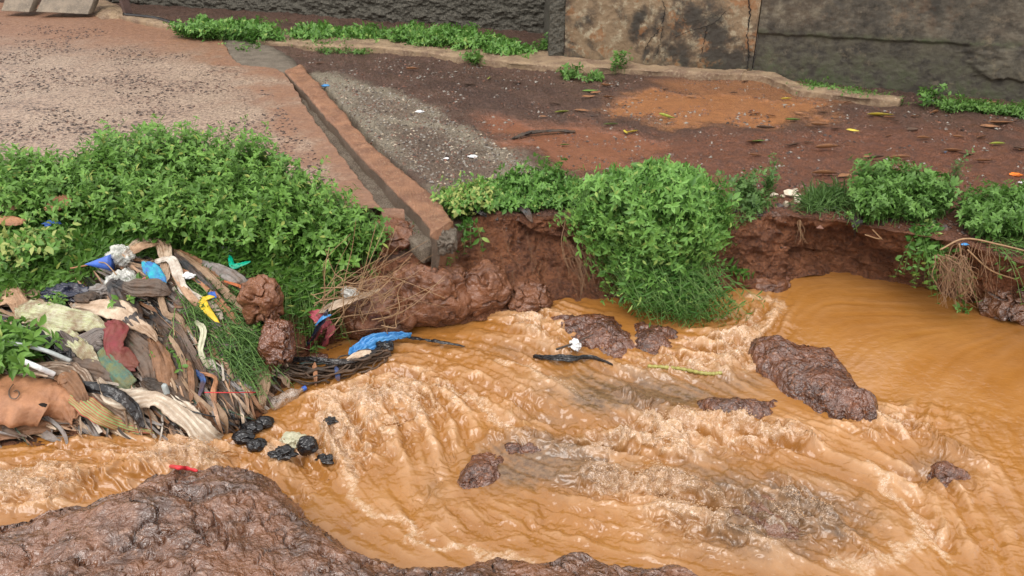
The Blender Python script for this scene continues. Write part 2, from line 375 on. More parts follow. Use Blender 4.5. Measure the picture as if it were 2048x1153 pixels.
pale = np.clip(pale*(1-.75*np.clip(grav, 0, 1)), 0, 1)
smooth = np.clip(mud+och, 0, 1)
gz *= (1-.8*smooth); gz -= .02*smooth
P2[..., 2] += gz*pm
moss = zpoly([(880,440),(960,430),(930,475),(880,500)], .1, .1, 5, 30)*0
mossf = facem*sstep(12, 4, np.abs(colpx-895)/4)
# drain trench: the earth lies lower under the road slab and the drain
tr = [G(a, b, .72)[:2] for a, b in [(-900,395),(740,418),(800,470),(830,500),(912,506),(895,415),(745,275),(640,170),(560,112),(430,80),(-900,-40)]]
s = sdf(tr, X, Y); P2[..., 2] -= sstep(-.02, .06, s)*pm*np.clip(P2[..., 2]-.56, 0, 1)
GROUND_V = P2.reshape(-1, 3); GF = gridF(NF+NP, NC, True)
ground = obj('ground', GROUND_V, GF, M['ground'], world=True, attrs=dict(face=facem, pale=pale, mud=mud, red=red, och=och, moss=mossf*.0))
tag(ground, kind='structure')
bvh = BVHTree.FromPolygons(GROUND_V.tolist(), GF.tolist())
def hit(px, py, tree=None):
    d = ray(px, py); v = Vector(d).normalized(); p, nn, _, _ = (tree or bvh).ray_cast(Vector(CAM), v, 60)
    if p is None: return G(px, py, -.25), np.array([0, 0, 1.])
    nn = np.array(nn); nn = nn if nn@np.array(v) < 0 else -nn
    return np.array(p), nn
# far ground beyond the wall so that the land goes on
V = np.array([[-200, 16.9, .5], [200, 16.9, .5], [200, 300, .5], [-200, 300, .5]]); 
far = obj('ground_beyond', V, [[0, 1, 2, 3]], M['ground'], world=True); tag(far, kind='structure')

# ------------------------------------------------------------------ water sheet
FL = [(1800,650,1,.05),(1950,760,-.6,.5),(1990,950,.3,1),(1850,1050,.6,1),(1650,900,1,.35),(1500,1000,1,.6),(1400,820,1,.45),(1200,720,1,.42),(1100,900,1,.3),
      (900,700,1,.12),(750,660,1,-.12),(950,770,1,.6),(700,850,.35,1),(800,1050,1,.45),(650,960,.4,1),(1100,1080,1,.25),(960,950,-.25,1),(100,950,1,-.18),
      (300,900,1,.2),(480,920,1,.3),(1350,660,1,.1),(1530,660,-.5,1),(620,760,1,-.3),(1300,1000,1,.1),(1650,1080,1,.2)]
_f0 = np.array([G(a, b)[:2] for a, b, _, _ in FL]); _f1 = np.array([G(a+c*6, b+d_*6)[:2] for a, b, c, d_ in FL]); _fd = _f1-_f0; _fd /= np.linalg.norm(_fd, axis=1, keepdims=True)
def flow(x, y):
    a = 0; b = 0
    for (cx, cy), (dx, dy) in zip(_f0, _fd):
        w = np.exp(-((x-cx)**2+(y-cy)**2)/(2*.33**2))+1e-5; a = a+w*(dx*dx-dy*dy); b = b+w*(2*dx*dy)
    th = .5*np.arctan2(b, a); th = th+.35*pn2(x*1.6, y*1.6, 77); return np.cos(th), np.sin(th)
WR, WC = 760, 1450
yy = 1.5*(6.5/1.5)**np.linspace(0, 1, WR); uu = np.linspace(-1.25, 1.25, WC)
Yw = yy[:, None]*np.ones((1, WC)); Xw = (.75*Yw+.95)*uu[None, :]
# line-integral streaks along the current
gx0, gy0, gs = -9., .5, .25
GX, GY = np.meshgrid(np.arange(gx0, 9.01, gs), np.arange(gy0, 7.6, gs)); FX, FY = flow(GX, GY)
def bil(A, fx, fy):
    fx = np.clip(fx, 0, A.shape[1]-1.001); fy = np.clip(fy, 0, A.shape[0]-1.001); ix = fx.astype(np.int32); iy = fy.astype(np.int32); fx = fx-ix; fy = fy-iy
    return (A[iy, ix]*(1-fx)+A[iy, ix+1]*fx)*(1-fy)+(A[iy+1, ix]*(1-fx)+A[iy+1, ix+1]*fx)*fy
N1 = rng.standard_normal((600, 1600)).astype(np.float32); N2 = rng.standard_normal((180, 480)).astype(np.float32)
l1 = np.zeros_like(Xw); l2 = np.zeros_like(Xw)
for sg in (1, -1):
    x, y = Xw.copy(), Yw.copy(); px_, py_ = None, None
    for k in range(11):
        fx = bil(FX, (x-gx0)/gs, (y-gy0)/gs)*sg; fy = bil(FY, (x-gx0)/gs, (y-gy0)/gs)*sg
        st = .014 if k < 7 else .05
        x += fx*st; y += fy*st
        if k < 7: l1 += bil(N1, (x+9)/.013, y/.013)
        l2 += bil(N2, (x+9)/.042, y/.042)
l1 /= math.sqrt(14); l2 /= math.sqrt(22)
wz = wl(Xw, Yw); PX, PY = plan(Xw, Yw, wz)
def blobs(L_):
    r = np.zeros_like(PX)
    for a, b, rx, ry, v in L_: r = np.maximum(r, v*np.exp(-(((PX-a)/rx)**2+((PY-b)/ry)**2)))
    return r
T = blobs([(820,800,190,90,1),(700,880,150,90,1),(1000,820,200,90,.6),(1300,880,220,60,1),(1500,880,200,45,.9),(1270,970,180,45,1),(1350,730,170,50,.9),(1080,650,110,45,.8),
           (1500,1040,260,90,1),(1450,700,110,50,1),(1780,850,170,40,.8),(400,920,170,50,1),(40,970,160,60,1),(950,700,260,40,.5),(900,1040,300,70,.45),(1850,960,200,90,.45),
           (1520,640,60,60,.6),(1150,1050,250,60,.45),(560,900,80,60,.8),(1950,1080,250,60,.35),(200,900,200,40,.7)])
T = np.clip(T*(1+.3*fb2(Xw*2, Yw*2, 3, 60)), .05, 1.2)
wx = Xw+.10*fb2(Xw*4, Yw*4, 3, 61); wy = Yw+.10*fb2(Xw*4+9, Yw*4, 3, 62)
rid = 1-np.abs(pn2(wx*5.5, wy*6.5, 63))*1.5; rid = np.clip(rid, 0, 1)**3
rid2 = 1-np.abs(pn2(wx*13+l2*.35, wy*15, 64))*1.6; rid2 = np.clip(rid2, 0, 1)**2
T2 = T**1.3
h = T2*(.029*(rid-.2)+.013*(rid2-.3)+.021*l2+.018*fb2(wx*7, wy*7, 3, 65)) + (.03+.97*T)*(.0042*l1+.008*fb2(Xw*9+l2*.25, Yw*11, 3, 66)*(.25+T)+.0045*l2)
h += (.10+.9*np.clip(T*1.3, 0, 1))*(.0045*pn2(Xw*2.2+.3*l2, Yw*5, 67)+.0028*pn2(Xw*6+.3*l2, Yw*13, 87))
h += T2*(.011*(1-2*np.abs(fb2(wx*17+l2*.3, wy*19, 3, 68)))*.6+.012*np.abs(fb2(wx*38, wy*38, 2, 69)))
h += (.03+.97*np.clip(T, 0, 1))*(.0032*(1-3*np.abs(pn2(wx*15+l2*.5, Yw*24+l1*.12, 82)))+.0026*pn2(Xw*30+l1*.3, Yw*48, 83)+.0016*pn2(Xw*55, Yw*80, 84))
# named features of the surface: (line of px points, half width m, height m)
FE = [([(830,745),(900,770),(1000,830),(1120,850)],.10,-.02),([(560,870),(620,930),(600,985)],.10,-.05),([(640,800),(700,790),(760,800)],.12,.05),
      ([(930,880),(880,940),(850,1000)],.10,-.035),([(1000,870),(1040,880),(1100,885)],.07,.05),([(1250,790),(1330,830),(1420,850),(1560,860),(1610,880)],.06,.05),
      ([(1180,950),(1270,975),(1340,965),(1390,975)],.06,.055),([(1440,850),(1500,862),(1600,885)],.05,.045),([(1830,860),(1900,890),(1960,930)],.06,.03),
      ([(1100,1010),(1090,1050)],.08,-.03),([(1050,660),(1120,690),(1140,720)],.07,.05),([(1480,650),(1500,700),(1440,740)],.08,.035),([(0,880),(150,850),(300,860)],.12,-.01),
      ([(120,960),(250,960),(400,925)],.14,.04),([(20,1000),(140,985),(300,950)],.10,.04),([(1560,965),(1640,1020),(1700,1080),(1730,1120)],.06,.04),([(1740,880),(1800,860),(1900,900)],.05,.03)]
fmask = np.zeros_like(h)
for pts, wd, hh in FE:
    q = [GW(a, b)[:2] for a, b in pts]; dd = linedist(q, Xw+.05*fb2(Xw*6, Yw*6, 2, 70), Yw+.05*fb2(Xw*6, Yw*6, 2, 71)); g = np.exp(-(dd/wd)**2)
    h += g*hh*(.6+.6*rid2)
    if hh > 0: fmask = np.maximum(fmask, g*np.clip(hh/.05, 0, 1))
FM = [[(700,940),(690,990),(760,1030),(850,1080),(880,1100),(1000,1112),(1060,1125)],[(640,830),(700,850),(690,960)],[(1190,955),(1230,965)],[(1740,930),(1790,990),(1850,1060),(1880,1110)],
      [(1660,1120),(1760,1130),(1830,1100),(1840,1060)],[(1500,590),(1560,610),(1530,660)],[(1000,720),(1090,750),(1180,800)],[(1500,640),(1530,700),(1490,740)],[(900,770),(960,800),(1010,850)]]
fl = np.zeros_like(h)
for pts in FM:
    q = [GW(a, b)[:2] for a, b in pts]; dd = linedist(q, Xw+.07*fb2(Xw*5, Yw*5, 3, 72), Yw+.07*fb2(Xw*5, Yw*5, 3, 73)); fl = np.maximum(fl, np.exp(-(dd/.045)**2))
fn = fb2(Xw*45, Yw*45, 3, 74)
foam = np.clip(sstep(.28, .92, T2*(rid*.6+rid2*.5)+.12*l2*T+.15*fn*T+.5*fmask*T)*.85, 0, 1)
foam = np.clip(foam+sstep(.25, .9, fl*(.75+.5*fn))*.9+ sstep(.6,.9, T*.4+.25*l2+.3*fn)*.35*T, 0, 1)
calm = np.clip(1-blobs([(1850,680,330,140,1.3)]), 0, 1); foam *= calm**.5
thin = np.clip(blobs([(1270,790,150,42,1.6),(1180,760,80,30,.8),(1560,1040,170,75,1.5),(1420,970,110,60,.9),(1100,930,150,50,1.5),(1000,900,60,25,.8),(1480,770,80,30,.7),(1150,720,60,20,.5),(1100,830,90,25,.5),
                       (1030,700,90,20,.45),(1300,930,60,30,.3),(870,970,30,40,.35),(1880,930,70,40,.6)])*(.9+.6*fb2(Xw*5+l2*.4, Yw*5, 3, 75)), 0, 1)
thin = thin*(.6+.4*sstep(-.9, .6, l1*.5+fn*.5+.3)); foam = foam*(1-.5*thin)
Pw = np.stack([Xw + T2*.02*fb2(Xw*12, Yw*12, 2, 80), Yw - T2*(.02*rid2+.02*fb2(Xw*12+5, Yw*12, 2, 81)), wz+h], -1)
WV = Pw.reshape(-1, 3); WF = gridF(WR, WC)
water = obj('water', WV, WF, M['water'], world=True, attrs=dict(foam=foam, thin=thin, streak=l2*T, turb=np.clip(T, 0, 1), fine=(l1*.8+.5*fn)*np.clip(.25+T, 0, 1))); tag(water, kind='structure')
wbvh = BVHTree.FromPolygons(WV.tolist(), WF.tolist())

# ------------------------------------------------------------------ rocks
def rockify(P, n, amp=1., seed=0, pit=1., cr=1.):
    X, Y, Z = P[..., 0], P[..., 1], P[..., 2]
    d = .034*fb3(X*4, Y*4, Z*4, 3, seed)+.014*fb3(X*12, Y*12, Z*15, 4, seed+3, .5)
    w = wor3(X*13+.4*pn3(X*9, Y*9, Z*9, 1), Y*13, Z*13, seed+5); d -= .030*pit*sstep(.42, .08, w)*sstep(-.15, .35, pn3(X*2.2, Y*2.2, Z*2.2, seed+8)+.25)
    r = np.abs(fb3(X*5, Y*5, Z*5, 3, seed+11)); d -= .032*cr*sstep(.07, .0, r)
    d += .006*fb3(X*50, Y*50, Z*50, 2, seed+15)
    return P+n*(d*amp)[..., None]
def flat_rock(name, label, pts, h, seed=0, zb=None, edge=.10, res=.012, amp=1., mat=None, slope=(0, 0), cat='rock', pit=1.):
    c = GW(np.mean([p[0] for p in pts]), np.mean([p[1] for p in pts])); z0 = c[2] if zb is None else zb
    q = np.array([G(a, b, z0+h*.45)[:2] for a, b in pts]); x0, y0 = q.min(0)-.2; x1, y1 = q.max(0)+.2
    nx = int((x1-x0)/res); ny = int((y1-y0)/res); gx, gy = np.meshgrid(np.linspace(x0, x1, nx), np.linspace(y0, y1, ny))
    s = sdf(q, gx, gy)+.022+min(.016, h*.2)*fb2(gx*6, gy*6, 3, seed+50)
    z = z0-.06+np.where(s > 0, (h+.06)*(1-np.exp(-s/edge))+.25*h*fb2(gx*3.5, gy*3.5, 2, seed+51), np.maximum(s*1.2, -.25))
    z += (slope[0]*(gx-c[0])+slope[1]*(gy-c[1]))*sstep(0, .1, s)
    P = np.stack([gx, gy, z], -1); P = rockify(P, gnormal(P), amp, seed, pit)
    o = obj(name, P.reshape(-1, 3), gridF(ny, nx), mat or M['laterite']); return tag(o, label, cat)
# the near rock the photographer stands by
e = [(-500,1120),(-200,1075),(0,1032),(120,1000),(230,965),(310,935),(370,916),(440,915),(505,930),(560,972),(598,1022),(680,1076),(745,1098),(800,1114),(900,1119),(950,1107),(1010,1098),
     (1060,1110),(1100,1105),(1160,1091),(1215,1115),(1290,1118),(1380,1122),(1430,1160),(1500,1235),(1560,1210),(1640,1150),(1700,1153),(1760,1190),(1900,1300)]
EP = np.array([G(a, b, .42) for a, b in e]); ye = crom(EP, 700); 
gx = np.linspace(-4.2, 2.2, 900); o_ = np.argsort(ye[:, 0]); yedge = np.interp(gx, ye[o_, 0], ye[o_, 1])
tv = np.concatenate([-.75*np.linspace(1, 0, 90)**1.0, np.linspace(0, 2.6, 420)[1:]**1.0])   # metres from the edge towards the camera (negative: out over the water)
TV, GXX = np.meshgrid(tv, gx, indexing='ij'); Yr = yedge[None, :]-TV
inn = np.clip(TV, 0, None)
Zr = np.where(TV > 0, .36+.10*(1-np.exp(-inn/.25))+.05*inn+.05*pn2(GXX*1.5, Yr*1.5, 90), .36+TV*.9+TV*.9*sstep(0, .3, -TV))
Zr = Zr+.055*fb2(GXX*2.4, Yr*2.4, 3, 91)*sstep(0, .4, inn)
P = np.stack([GXX, Yr, Zr], -1); nr_ = gnormal(P); nr_ = np.where(nr_[..., 2:3] < 0, -nr_, nr_)
hp, _ = G(355, 985, .45), 0
P[..., 2] -= .07*np.exp(-(((P[..., 0]-hp[0])/.09)**2+((P[..., 1]-hp[1])/.05)**2))
P = rockify(P, nr_, .9, 7, 1.2, 1.2)
o = obj('boulder', P.reshape(-1, 3), gridF(P.shape[0], P.shape[1], True), M['laterite_dark'])
tag(o, 'broad wet brown boulder in the foreground with a red scrap lying on it', 'rock')
rbvh = BVHTree.FromPolygons(P.reshape(-1, 3).tolist(), gridF(P.shape[0], P.shape[1]).tolist())

flat_rock('rock', 'long pitted red rock ridge rising from the calm pool', [(1498,672),(1530,672),(1600,690),(1665,700),(1690,725),(1715,760),(1760,805),(1762,828),(1700,815),(1640,800),(1580,770),(1530,735),(1503,700)], .135, 5, edge=.05, amp=.55, pit=1.9)
flat_rock('rock', 'low flat pitted rock just beyond the tip of the long red ridge, half awash', [(1395,795),(1450,788),(1500,778),(1565,790),(1570,812),(1545,828),(1470,838),(1410,822)], .07, 13, edge=.06)
flat_rock('rock', 'rounded brown rock below the hanging bush with rapids curling past it', [(1095,622),(1180,615),(1235,620),(1262,650),(1280,680),(1240,696),(1180,680),(1120,655)], .10, 23, edge=.10)
flat_rock('rock', 'low reddish rock under the trailing green stems', [(1255,632),(1320,640),(1368,655),(1340,685),(1290,690),(1268,665)], .09, 33, edge=.08)
flat_rock('rock', 'small dark ragged rock alone in the swirling water', [(1855,925),(1900,920),(1955,940),(1950,958),(1905,972),(1865,955)], .05, 43, edge=.05)
flat_rock('rock', 'jagged brown rock breaking the glossy chute', [(908,935),(935,900),(975,890),(1010,905),(1005,935),(960,965),(915,980)], .055, 53, edge=.06)
flat_rock('rock', 'dark knobbly rock crest just under the rapids', [(1008,885),(1050,876),(1100,880),(1120,895),(1070,905),(1020,905)], .05, 63, edge=.05)
flat_rock('rock', 'flat muddy rock beside the red rag snag', [(590,708),(625,700),(655,706),(650,722),(600,727)], .05, 73, edge=.05)
for i, (pts, hh) in enumerate([([(1165,745),(1230,745),(1330,790),(1395,835),(1330,835),(1220,800)], .0), ([(1440,985),(1560,960),(1640,1040),(1660,1110),(1560,1100),(1460,1040)], .0)]):
    flat_rock('rock', ['grey brown ledge seen through thin racing water mid stream', 'mottled grey ledge under foaming water low in the scene'][i], pts, .015+hh, 83+i*10, edge=.12, amp=.55, mat=M['laterite_dark'])

def boulder(name, label, c, r, seed, mat=None, rot=0, ex=.8, amp=1.2, nu=150, nv=90, pit=1.):
    u = np.linspace(0, 2*math.pi, nu); v = np.linspace(-math.pi/2, math.pi/2, nv); U, Vv = np.meshgrid(u, v)
    se = lambda a: np.sign(a)*np.abs(a)**ex
    D = np.stack([se(np.cos(Vv))*se(np.cos(U)), se(np.cos(Vv))*se(np.sin(U)), se(np.sin(Vv))], -1)
    D *= (1+.22*fb3(D[..., 0]*1.3+seed, D[..., 1]*1.3, D[..., 2]*1.3, 2, seed))[..., None]
    P = D*np.array(r); ca, sa = math.cos(rot), math.sin(rot); P = np.stack([P[..., 0]*ca-P[..., 1]*sa, P[..., 0]*sa+P[..., 1]*ca, P[..., 2]], -1)+np.array(c)
    nn = D/np.linalg.norm(D, axis=-1, keepdims=True); P = rockify(P, nn, amp, seed, pit, 1.5)
    P[:, -1] = P[:, 0]
    o = obj(name, P.reshape(-1, 3), gridF(nv, nu), mat or M['laterite']); return tag(o, label, 'rock')
def at(px, py, y):
    d = ray(px, py); t = y/d[1]; return CAM+d*t
boulder('boulder', 'big cracked brown boulder at the foot of the bank below the drain', at(862, 588, 5.08), (.30,.2,.24), 101, M['mudrock'], amp=.6)
boulder('boulder', 'pitted muddy boulder behind the dry twigs', at(755, 618, 4.95), (.28,.2,.20), 111, M['mudrock'], rot=.3, amp=.6)
boulder('boulder', 'layered rock lump bedded in the earth cliff', at(968, 580, 5.18), (.20,.16,.17), 121, M['mudrock'], amp=.8)
boulder('boulder', 'blocky brown rock beside the top of the rubbish heap', at(522, 600, 4.52), (.13,.14,.15), 131, M['mudrock'], ex=.7, amp=1.0, pit=.8)
boulder('boulder', 'wet red brown rock at the waterline beside the rubbish', at(554, 688, 4.3), (.10,.13,.14), 141, M['laterite'], ex=.7, amp=.8)
boulder('boulder', 'dark rounded rock at the water edge under the hanging roots', at(2035, 590, 5.1), (.26,.25,.19), 151, M['laterite_dark'])
boulder('boulder', 'lumpy dark rock mass low on the cliff right of the twigs', at(1055, 600, 5.25), (.18,.18,.11), 161, M['mudrock'], amp=.8)
boulder('boulder', 'low muddy rock beneath the orange scrap at the water edge', at(1505, 562, 5.62), (.26,.22,.11), 171, M['mudrock'], amp=.7)
boulder('boulder', 'small brown rock at the front foot of the twig pile', at(672, 660, 5.0), (.12,.13,.12), 181, M['mudrock'], amp=.7)

# ------------------------------------------------------------------ road slab, drain, kerb, footing strip
E = [(-60,20),(120,30),(245,44),(350,62),(435,84),(452,105),(480,138),(562,152),(620,232),(700,335),(765,420)]
EPt = crom(np.array([G(a, b, .74) for a, b in E]), 420)
keep = np.concatenate([[True], np.diff(np.minimum.accumulate(EPt[:, 1])) < -1e-4]); EPt = EPt[keep]
nu_ = 420; uu = np.linspace(0, 1, nu_)**1.2
XL = -13+12.2*sstep(5.75, 5.55, EPt[:, 1:2]); XL = np.where(XL > -5, np.maximum(XL, EPt[:, 0:1]-.35), XL); X_ = EPt[:, 0:1]*(1-uu)+XL*uu; Y_ = EPt[:, 1:2]*np.ones((1, nu_))
edge_n = .02*fb2(Y_*5, X_*0+3, 4, 5)*(1-sstep(0, .3, EPt[:, 0:1]-X_)); X_ = X_+edge_n
Zs = .74+.018*np.clip(Y_-7, 0, 20)+.03*pn2(X_*.7, Y_*.7, 3)*sstep(.05, 1, EPt[:, 0:1]-X_)+.006*fb2(X_*12, Y_*12, 4, 15)+.06*sstep(2, 5, EPt[:, 0:1]-X_)
P = np.stack([X_, Y_, Zs], -1)
dd_ = EPt[:, 0:1]-X_
pxs, pys = plan(X_, Y_, Zs)
org = np.clip(np.maximum(sstep(.8, .0, dd_+.45*fb2(X_*2, Y_*2, 6, 16, .65)), sstep(120, 60, pys-.04*pxs+18*fb2(X_*1.5, Y_*1.5, 4, 17))), 0, 1)
skirt = P[:, :1].copy(); skirt[..., 2] -= .14; P = np.concatenate([skirt, P], 1); org = np.concatenate([org[:, :1], org], 1); sk2 = P[-1:].copy(); sk2[..., 2] -= .1; P = np.concatenate([P, sk2], 0); org = np.concatenate([org, org[-1:]], 0)
rd = obj('road', P.reshape(-1, 3), gridF(P.shape[0], P.shape[1]), M['road'], world=True, attrs=dict(org=org)); tag(rd, kind='structure')
rdbvh = BVHTree.FromPolygons(P.reshape(-1, 3).tolist(), gridF(P.shape[0], P.shape[1]).tolist())
def beam(name, A, Bp, ztop, zbot, mat, n=200, k=8, rough=.012, seed=0, label=None, cat=None, kind=None, bulge=0.):
    """strip between two plan lines with top, sides and worn edges"""
    A = crom(np.array([G(a, b, ztop)[:3] for a, b in A]), n); B = crom(np.array([G(a, b, ztop)[:3] for a, b in Bp]), n)
    A[:, :2] += (.035*fb2(A[:, 0]*2.2, A[:, 1]*2.2, 4, seed+7))[:, None] if 'foot' in name else 0
    B[:, 1] += .05*fb2(B[:, 0]*2.5, B[:, 1]*2, 4, seed+8) if 'foot' in name else 0
    A[:, 2] = ztop+.018*np.clip(A[:, 1]-7, 0, 20); B[:, 2] = ztop+.018*np.clip(B[:, 1]-7, 0, 20)
    rows = []
    a0 = A.copy(); a0[:, 2] = zbot; b0 = B.copy(); b0[:, 2] = zbot
    for t in (0, .35, .7, .93): rows.append(a0*(1-t)+A*t)
    for j in range(k+1): t = j/k; q = A*(1-t)+B*t; q[:, 2] += bulge*math.sin(math.pi*t)-(.012 if j in (0, k) else 0); rows.append(q)
    for t in (.93, .7, .35, 0): rows.append(b0*(1-t)+B*t)
    rows.append(rows[0])
    P = np.stack(rows, 0); x, y, z = P[..., 0], P[..., 1], P[..., 2]
    nn = gnormal(P); nn[-1] = nn[0]; P = P+nn*(rough*fb3(x*2.5, y*2.5, z*6, 4, seed)+rough*.3*fb3(x*16, y*16, z*16, 2, seed+1))[..., None]
    P = np.concatenate([P[:, :1]*0+P[:, 0].mean(0), P, P[:, :1]*0+P[:, -1].mean(0)], 1)
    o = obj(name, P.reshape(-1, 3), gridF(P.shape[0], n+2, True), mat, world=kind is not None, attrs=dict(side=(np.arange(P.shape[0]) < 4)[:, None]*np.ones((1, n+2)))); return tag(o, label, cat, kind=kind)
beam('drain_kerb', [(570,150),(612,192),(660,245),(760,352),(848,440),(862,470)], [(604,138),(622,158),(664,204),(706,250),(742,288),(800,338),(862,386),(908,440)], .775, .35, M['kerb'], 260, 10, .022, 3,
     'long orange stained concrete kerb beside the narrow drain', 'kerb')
beam('channel_floor', [(540,128),(575,160),(620,235),(700,338),(780,438),(845,500)], [(590,135),(625,175),(680,245),(780,350),(865,450),(880,490)], .655, .55, M['channel'], 240, 8, .02, 13, kind='structure')
boulder('concrete_block', 'mossy broken concrete lump at the lower end of the kerb', at(890, 482, 5.16), (.08,.13,.09), 191, M['kerb_old'], ex=.6, amp=.5)['category'] = 'concrete block'
pud = beam('puddle', [(430,95),(452,120),(480,150),(560,165)], [(520,92),(560,110),(590,130),(600,155)], .72, .5, M['kerb_old'], 60, 6, .006, 23, kind='structure')
boulder('concrete_slab', 'broken edge of the road slab beside the drain outlet', at(790, 475, 5.38), (.16,.20,.09), 195, M['mudrock'], ex=.5, amp=.7)['category'] = 'concrete slab'
fs = beam('footing_strip', [(160,14),(262,52),(345,66),(352,72)], [(200,12),(262,38),(320,48),(362,62)], .80, .5, M['strip'], 120, 6, .02, 31, 'tan concrete footing at the end of the road behind the post', 'concrete footing')
beam('footing_strip', [(515,92),(560,97),(640,104),(760,106),(870,118),(960,128),(1090,140),(1200,143),(1350,152),(1480,156)], [(500,80),(560,80),(640,84),(760,90),(870,100),(960,106),(1100,112),(1200,128),(1350,141),(1500,148)], .775, .5, M['strip'], 400, 8, .022, 41,
     'long tan concrete strip running along the foot of the ochre wall', 'concrete footing')
beam('footing_strip', [(1480,156),(1535,162),(1590,184),(1650,192),(1730,199),(1800,206)], [(1490,147),(1540,151),(1600,172),(1660,182),(1740,190),(1808,197)], .77, .5, M['strip'], 200, 8, .022, 51,
     'curving tan concrete strip below the mossy dark wall', 'concrete footing')

# ------------------------------------------------------------------ walls
def wall(name, label, p0, p1, z1, nx, nz, och, moss, rough=0., thick=.25, seed=0, ledge=None, zb=.55, yslope=0):
    p0 = np.array(p0); p1 = np.array(p1); u = np.linspace(0, 1, nx); z = np.concatenate([np.linspace(zb, 2.4, nz-20), np.linspace(2.42, z1, 20)]); U, Zz = np.meshgrid(u, z)
    Xx = p0[0]+(p1[0]-p0[0])*U; Yy = p0[1]+(p1[1]-p0[1])*U; d = (p1-p0)/np.linalg.norm(p1-p0); nrm = np.array([d[1], -d[0]])
    off = .012*fb2(Xx*2.5+seed, Zz*2.5, 4, seed)+.006*fb2(Xx*14, Zz*14, 3, seed+1)
    if rough: off = off+rough*(.05*fb2(Xx*5, Zz*7, 4, seed+2)+.02*fb2(Xx*20, Zz*20, 3, seed+3))
    if ledge is not None: off = off+ledge(U, Xx, Zz)
    Xx = Xx+nrm[0]*off; Yy = Yy+nrm[1]*off
    P = np.stack([Xx, Yy, Zz], -1)
    top = P[-1:].copy(); top[..., 0] -= nrm[0]*thick; top[..., 1] -= nrm[1]*thick; bot = top.copy(); bot[..., 2] = zb; P = np.concatenate([P, top, bot], 0)
    lf = P[:, :1].copy(); lf[:-2, :, 0] = p0[0]-nrm[0]*thick; lf[:-2, :, 1] = p0[1]-nrm[1]*thick; rt = P[:, -1:].copy(); rt[:-2, :, 0] = p1[0]-nrm[0]*thick; rt[:-2, :, 1] = p1[1]-nrm[1]*thick
    P = np.concatenate([lf, P, rt], 1)
    f = lambda a: a(U, Xx, Zz) if callable(a) else np.full(U.shape, a)
    def pad(A): A = np.concatenate([A, A[-1:], A[-1:]], 0); return np.concatenate([A[:, :1], A, A[:, -1:]], 1)
    o = obj(name, P.reshape(-1, 3), gridF(P.shape[0], P.shape[1]), M['wall'], attrs=dict(och=pad(f(och)), moss=pad(f(moss)), rough=pad(np.full(U.shape, 1. if rough else 0.))))
    return tag(o, label, 'wall'), nrm
A0 = G(1128, 124, .78)[:2]; A1 = G(1502, 150, .78)[:2]; A2 = G(2500, 236, .78)[:2]; A2b = A1+(A2-A1)*1.5
w1, n1 = wall('plaster_wall', 'ochre and black stained plaster wall panel with cracks', A0, A1, 3.6, 360, 240, lambda u, x, z: 1-.0*u, lambda u, x, z: .35*sstep(1.0, .8, z), seed=3)
def ledge2(u, x, z):
    zt = 1.28+.10*u+.02*fb2(x*4, z*0, 3, 9); lo = sstep(.02, -.02, z-zt)
    s = sstep(.30, .36, u+.03*fb2(x*3, z*6, 3, 19))
    brk = sstep(-.02, .02, z-(.98-.32*(u-.3)+.05*fb2(x*4, z*0, 4, 29)))
    return lo*(-.028+.04*s*brk)
w2, n2 = wall('plaster_wall', 'dark mould blackened wall panel with a mossy ledge', A1+(A1-A0)/np.linalg.norm(A1-A0)*.012, A2b, 3.6, 620, 240, lambda u, x, z: .25*sstep(.5, .1, u)*sstep(1.2, 1.6, z), 
     lambda u, x, z: np.clip(.65*sstep(1.35, 1.0, z-.1*u)*(1-.75*sstep(.30, .36, u))+.9*np.exp(-((z-(1.30+.10*u))/.04)**2)+.8*sstep(1.0, .8, z), 0, 1), seed=13, ledge=ledge2)
B0 = G(150, 8, .8)[:2]; B1 = G(1108, 72, .8)[:2]; B0 = B1+(B0-B1)*1.6
w3, n3 = wall('stone_wall', 'rough dark weathered stone wall behind the green weeds', B0, B1+np.array([.5, 0]), 3.6, 700, 240, 0., lambda u, x, z: .45*sstep(1.3, .9, z), rough=1., seed=23)
# pillar at the wall corner: the end of the ochre panel
pc = G(1112, 122, .78); mb = MB()
zz = np.linspace(.55, 3.6, 60); ring = np.array([[-.10, -.02], [.105, -.02], [.105, .3], [.09, 1.9], [-.10, 1.9], [-.10, .3]])
pv = np.array([[pc[0]+a, pc[1]+b, z] for z in zz for a, b in ring]); pv[:, :2] += (.015*fb2(pv[:, 2]*6, pv[:, 0]*9, 3, 5))[:, None]
mb.add(pv, [[i*6+j, i*6+(j+1) % 6, (i+1)*6+(j+1) % 6, (i+1)*6+j] for i in range(59) for j in range(6)]+[[59*6+j for j in range(6)]])
o = mb.build('wall_pillar', M['wall'], smooth=False, attrs=dict(rough=np.ones(len(pv)), och=np.zeros(len(pv)), moss=np.full(len(pv), .3))); tag(o, 'rough grey pillar at the corner where the ochre wall starts', 'pillar')
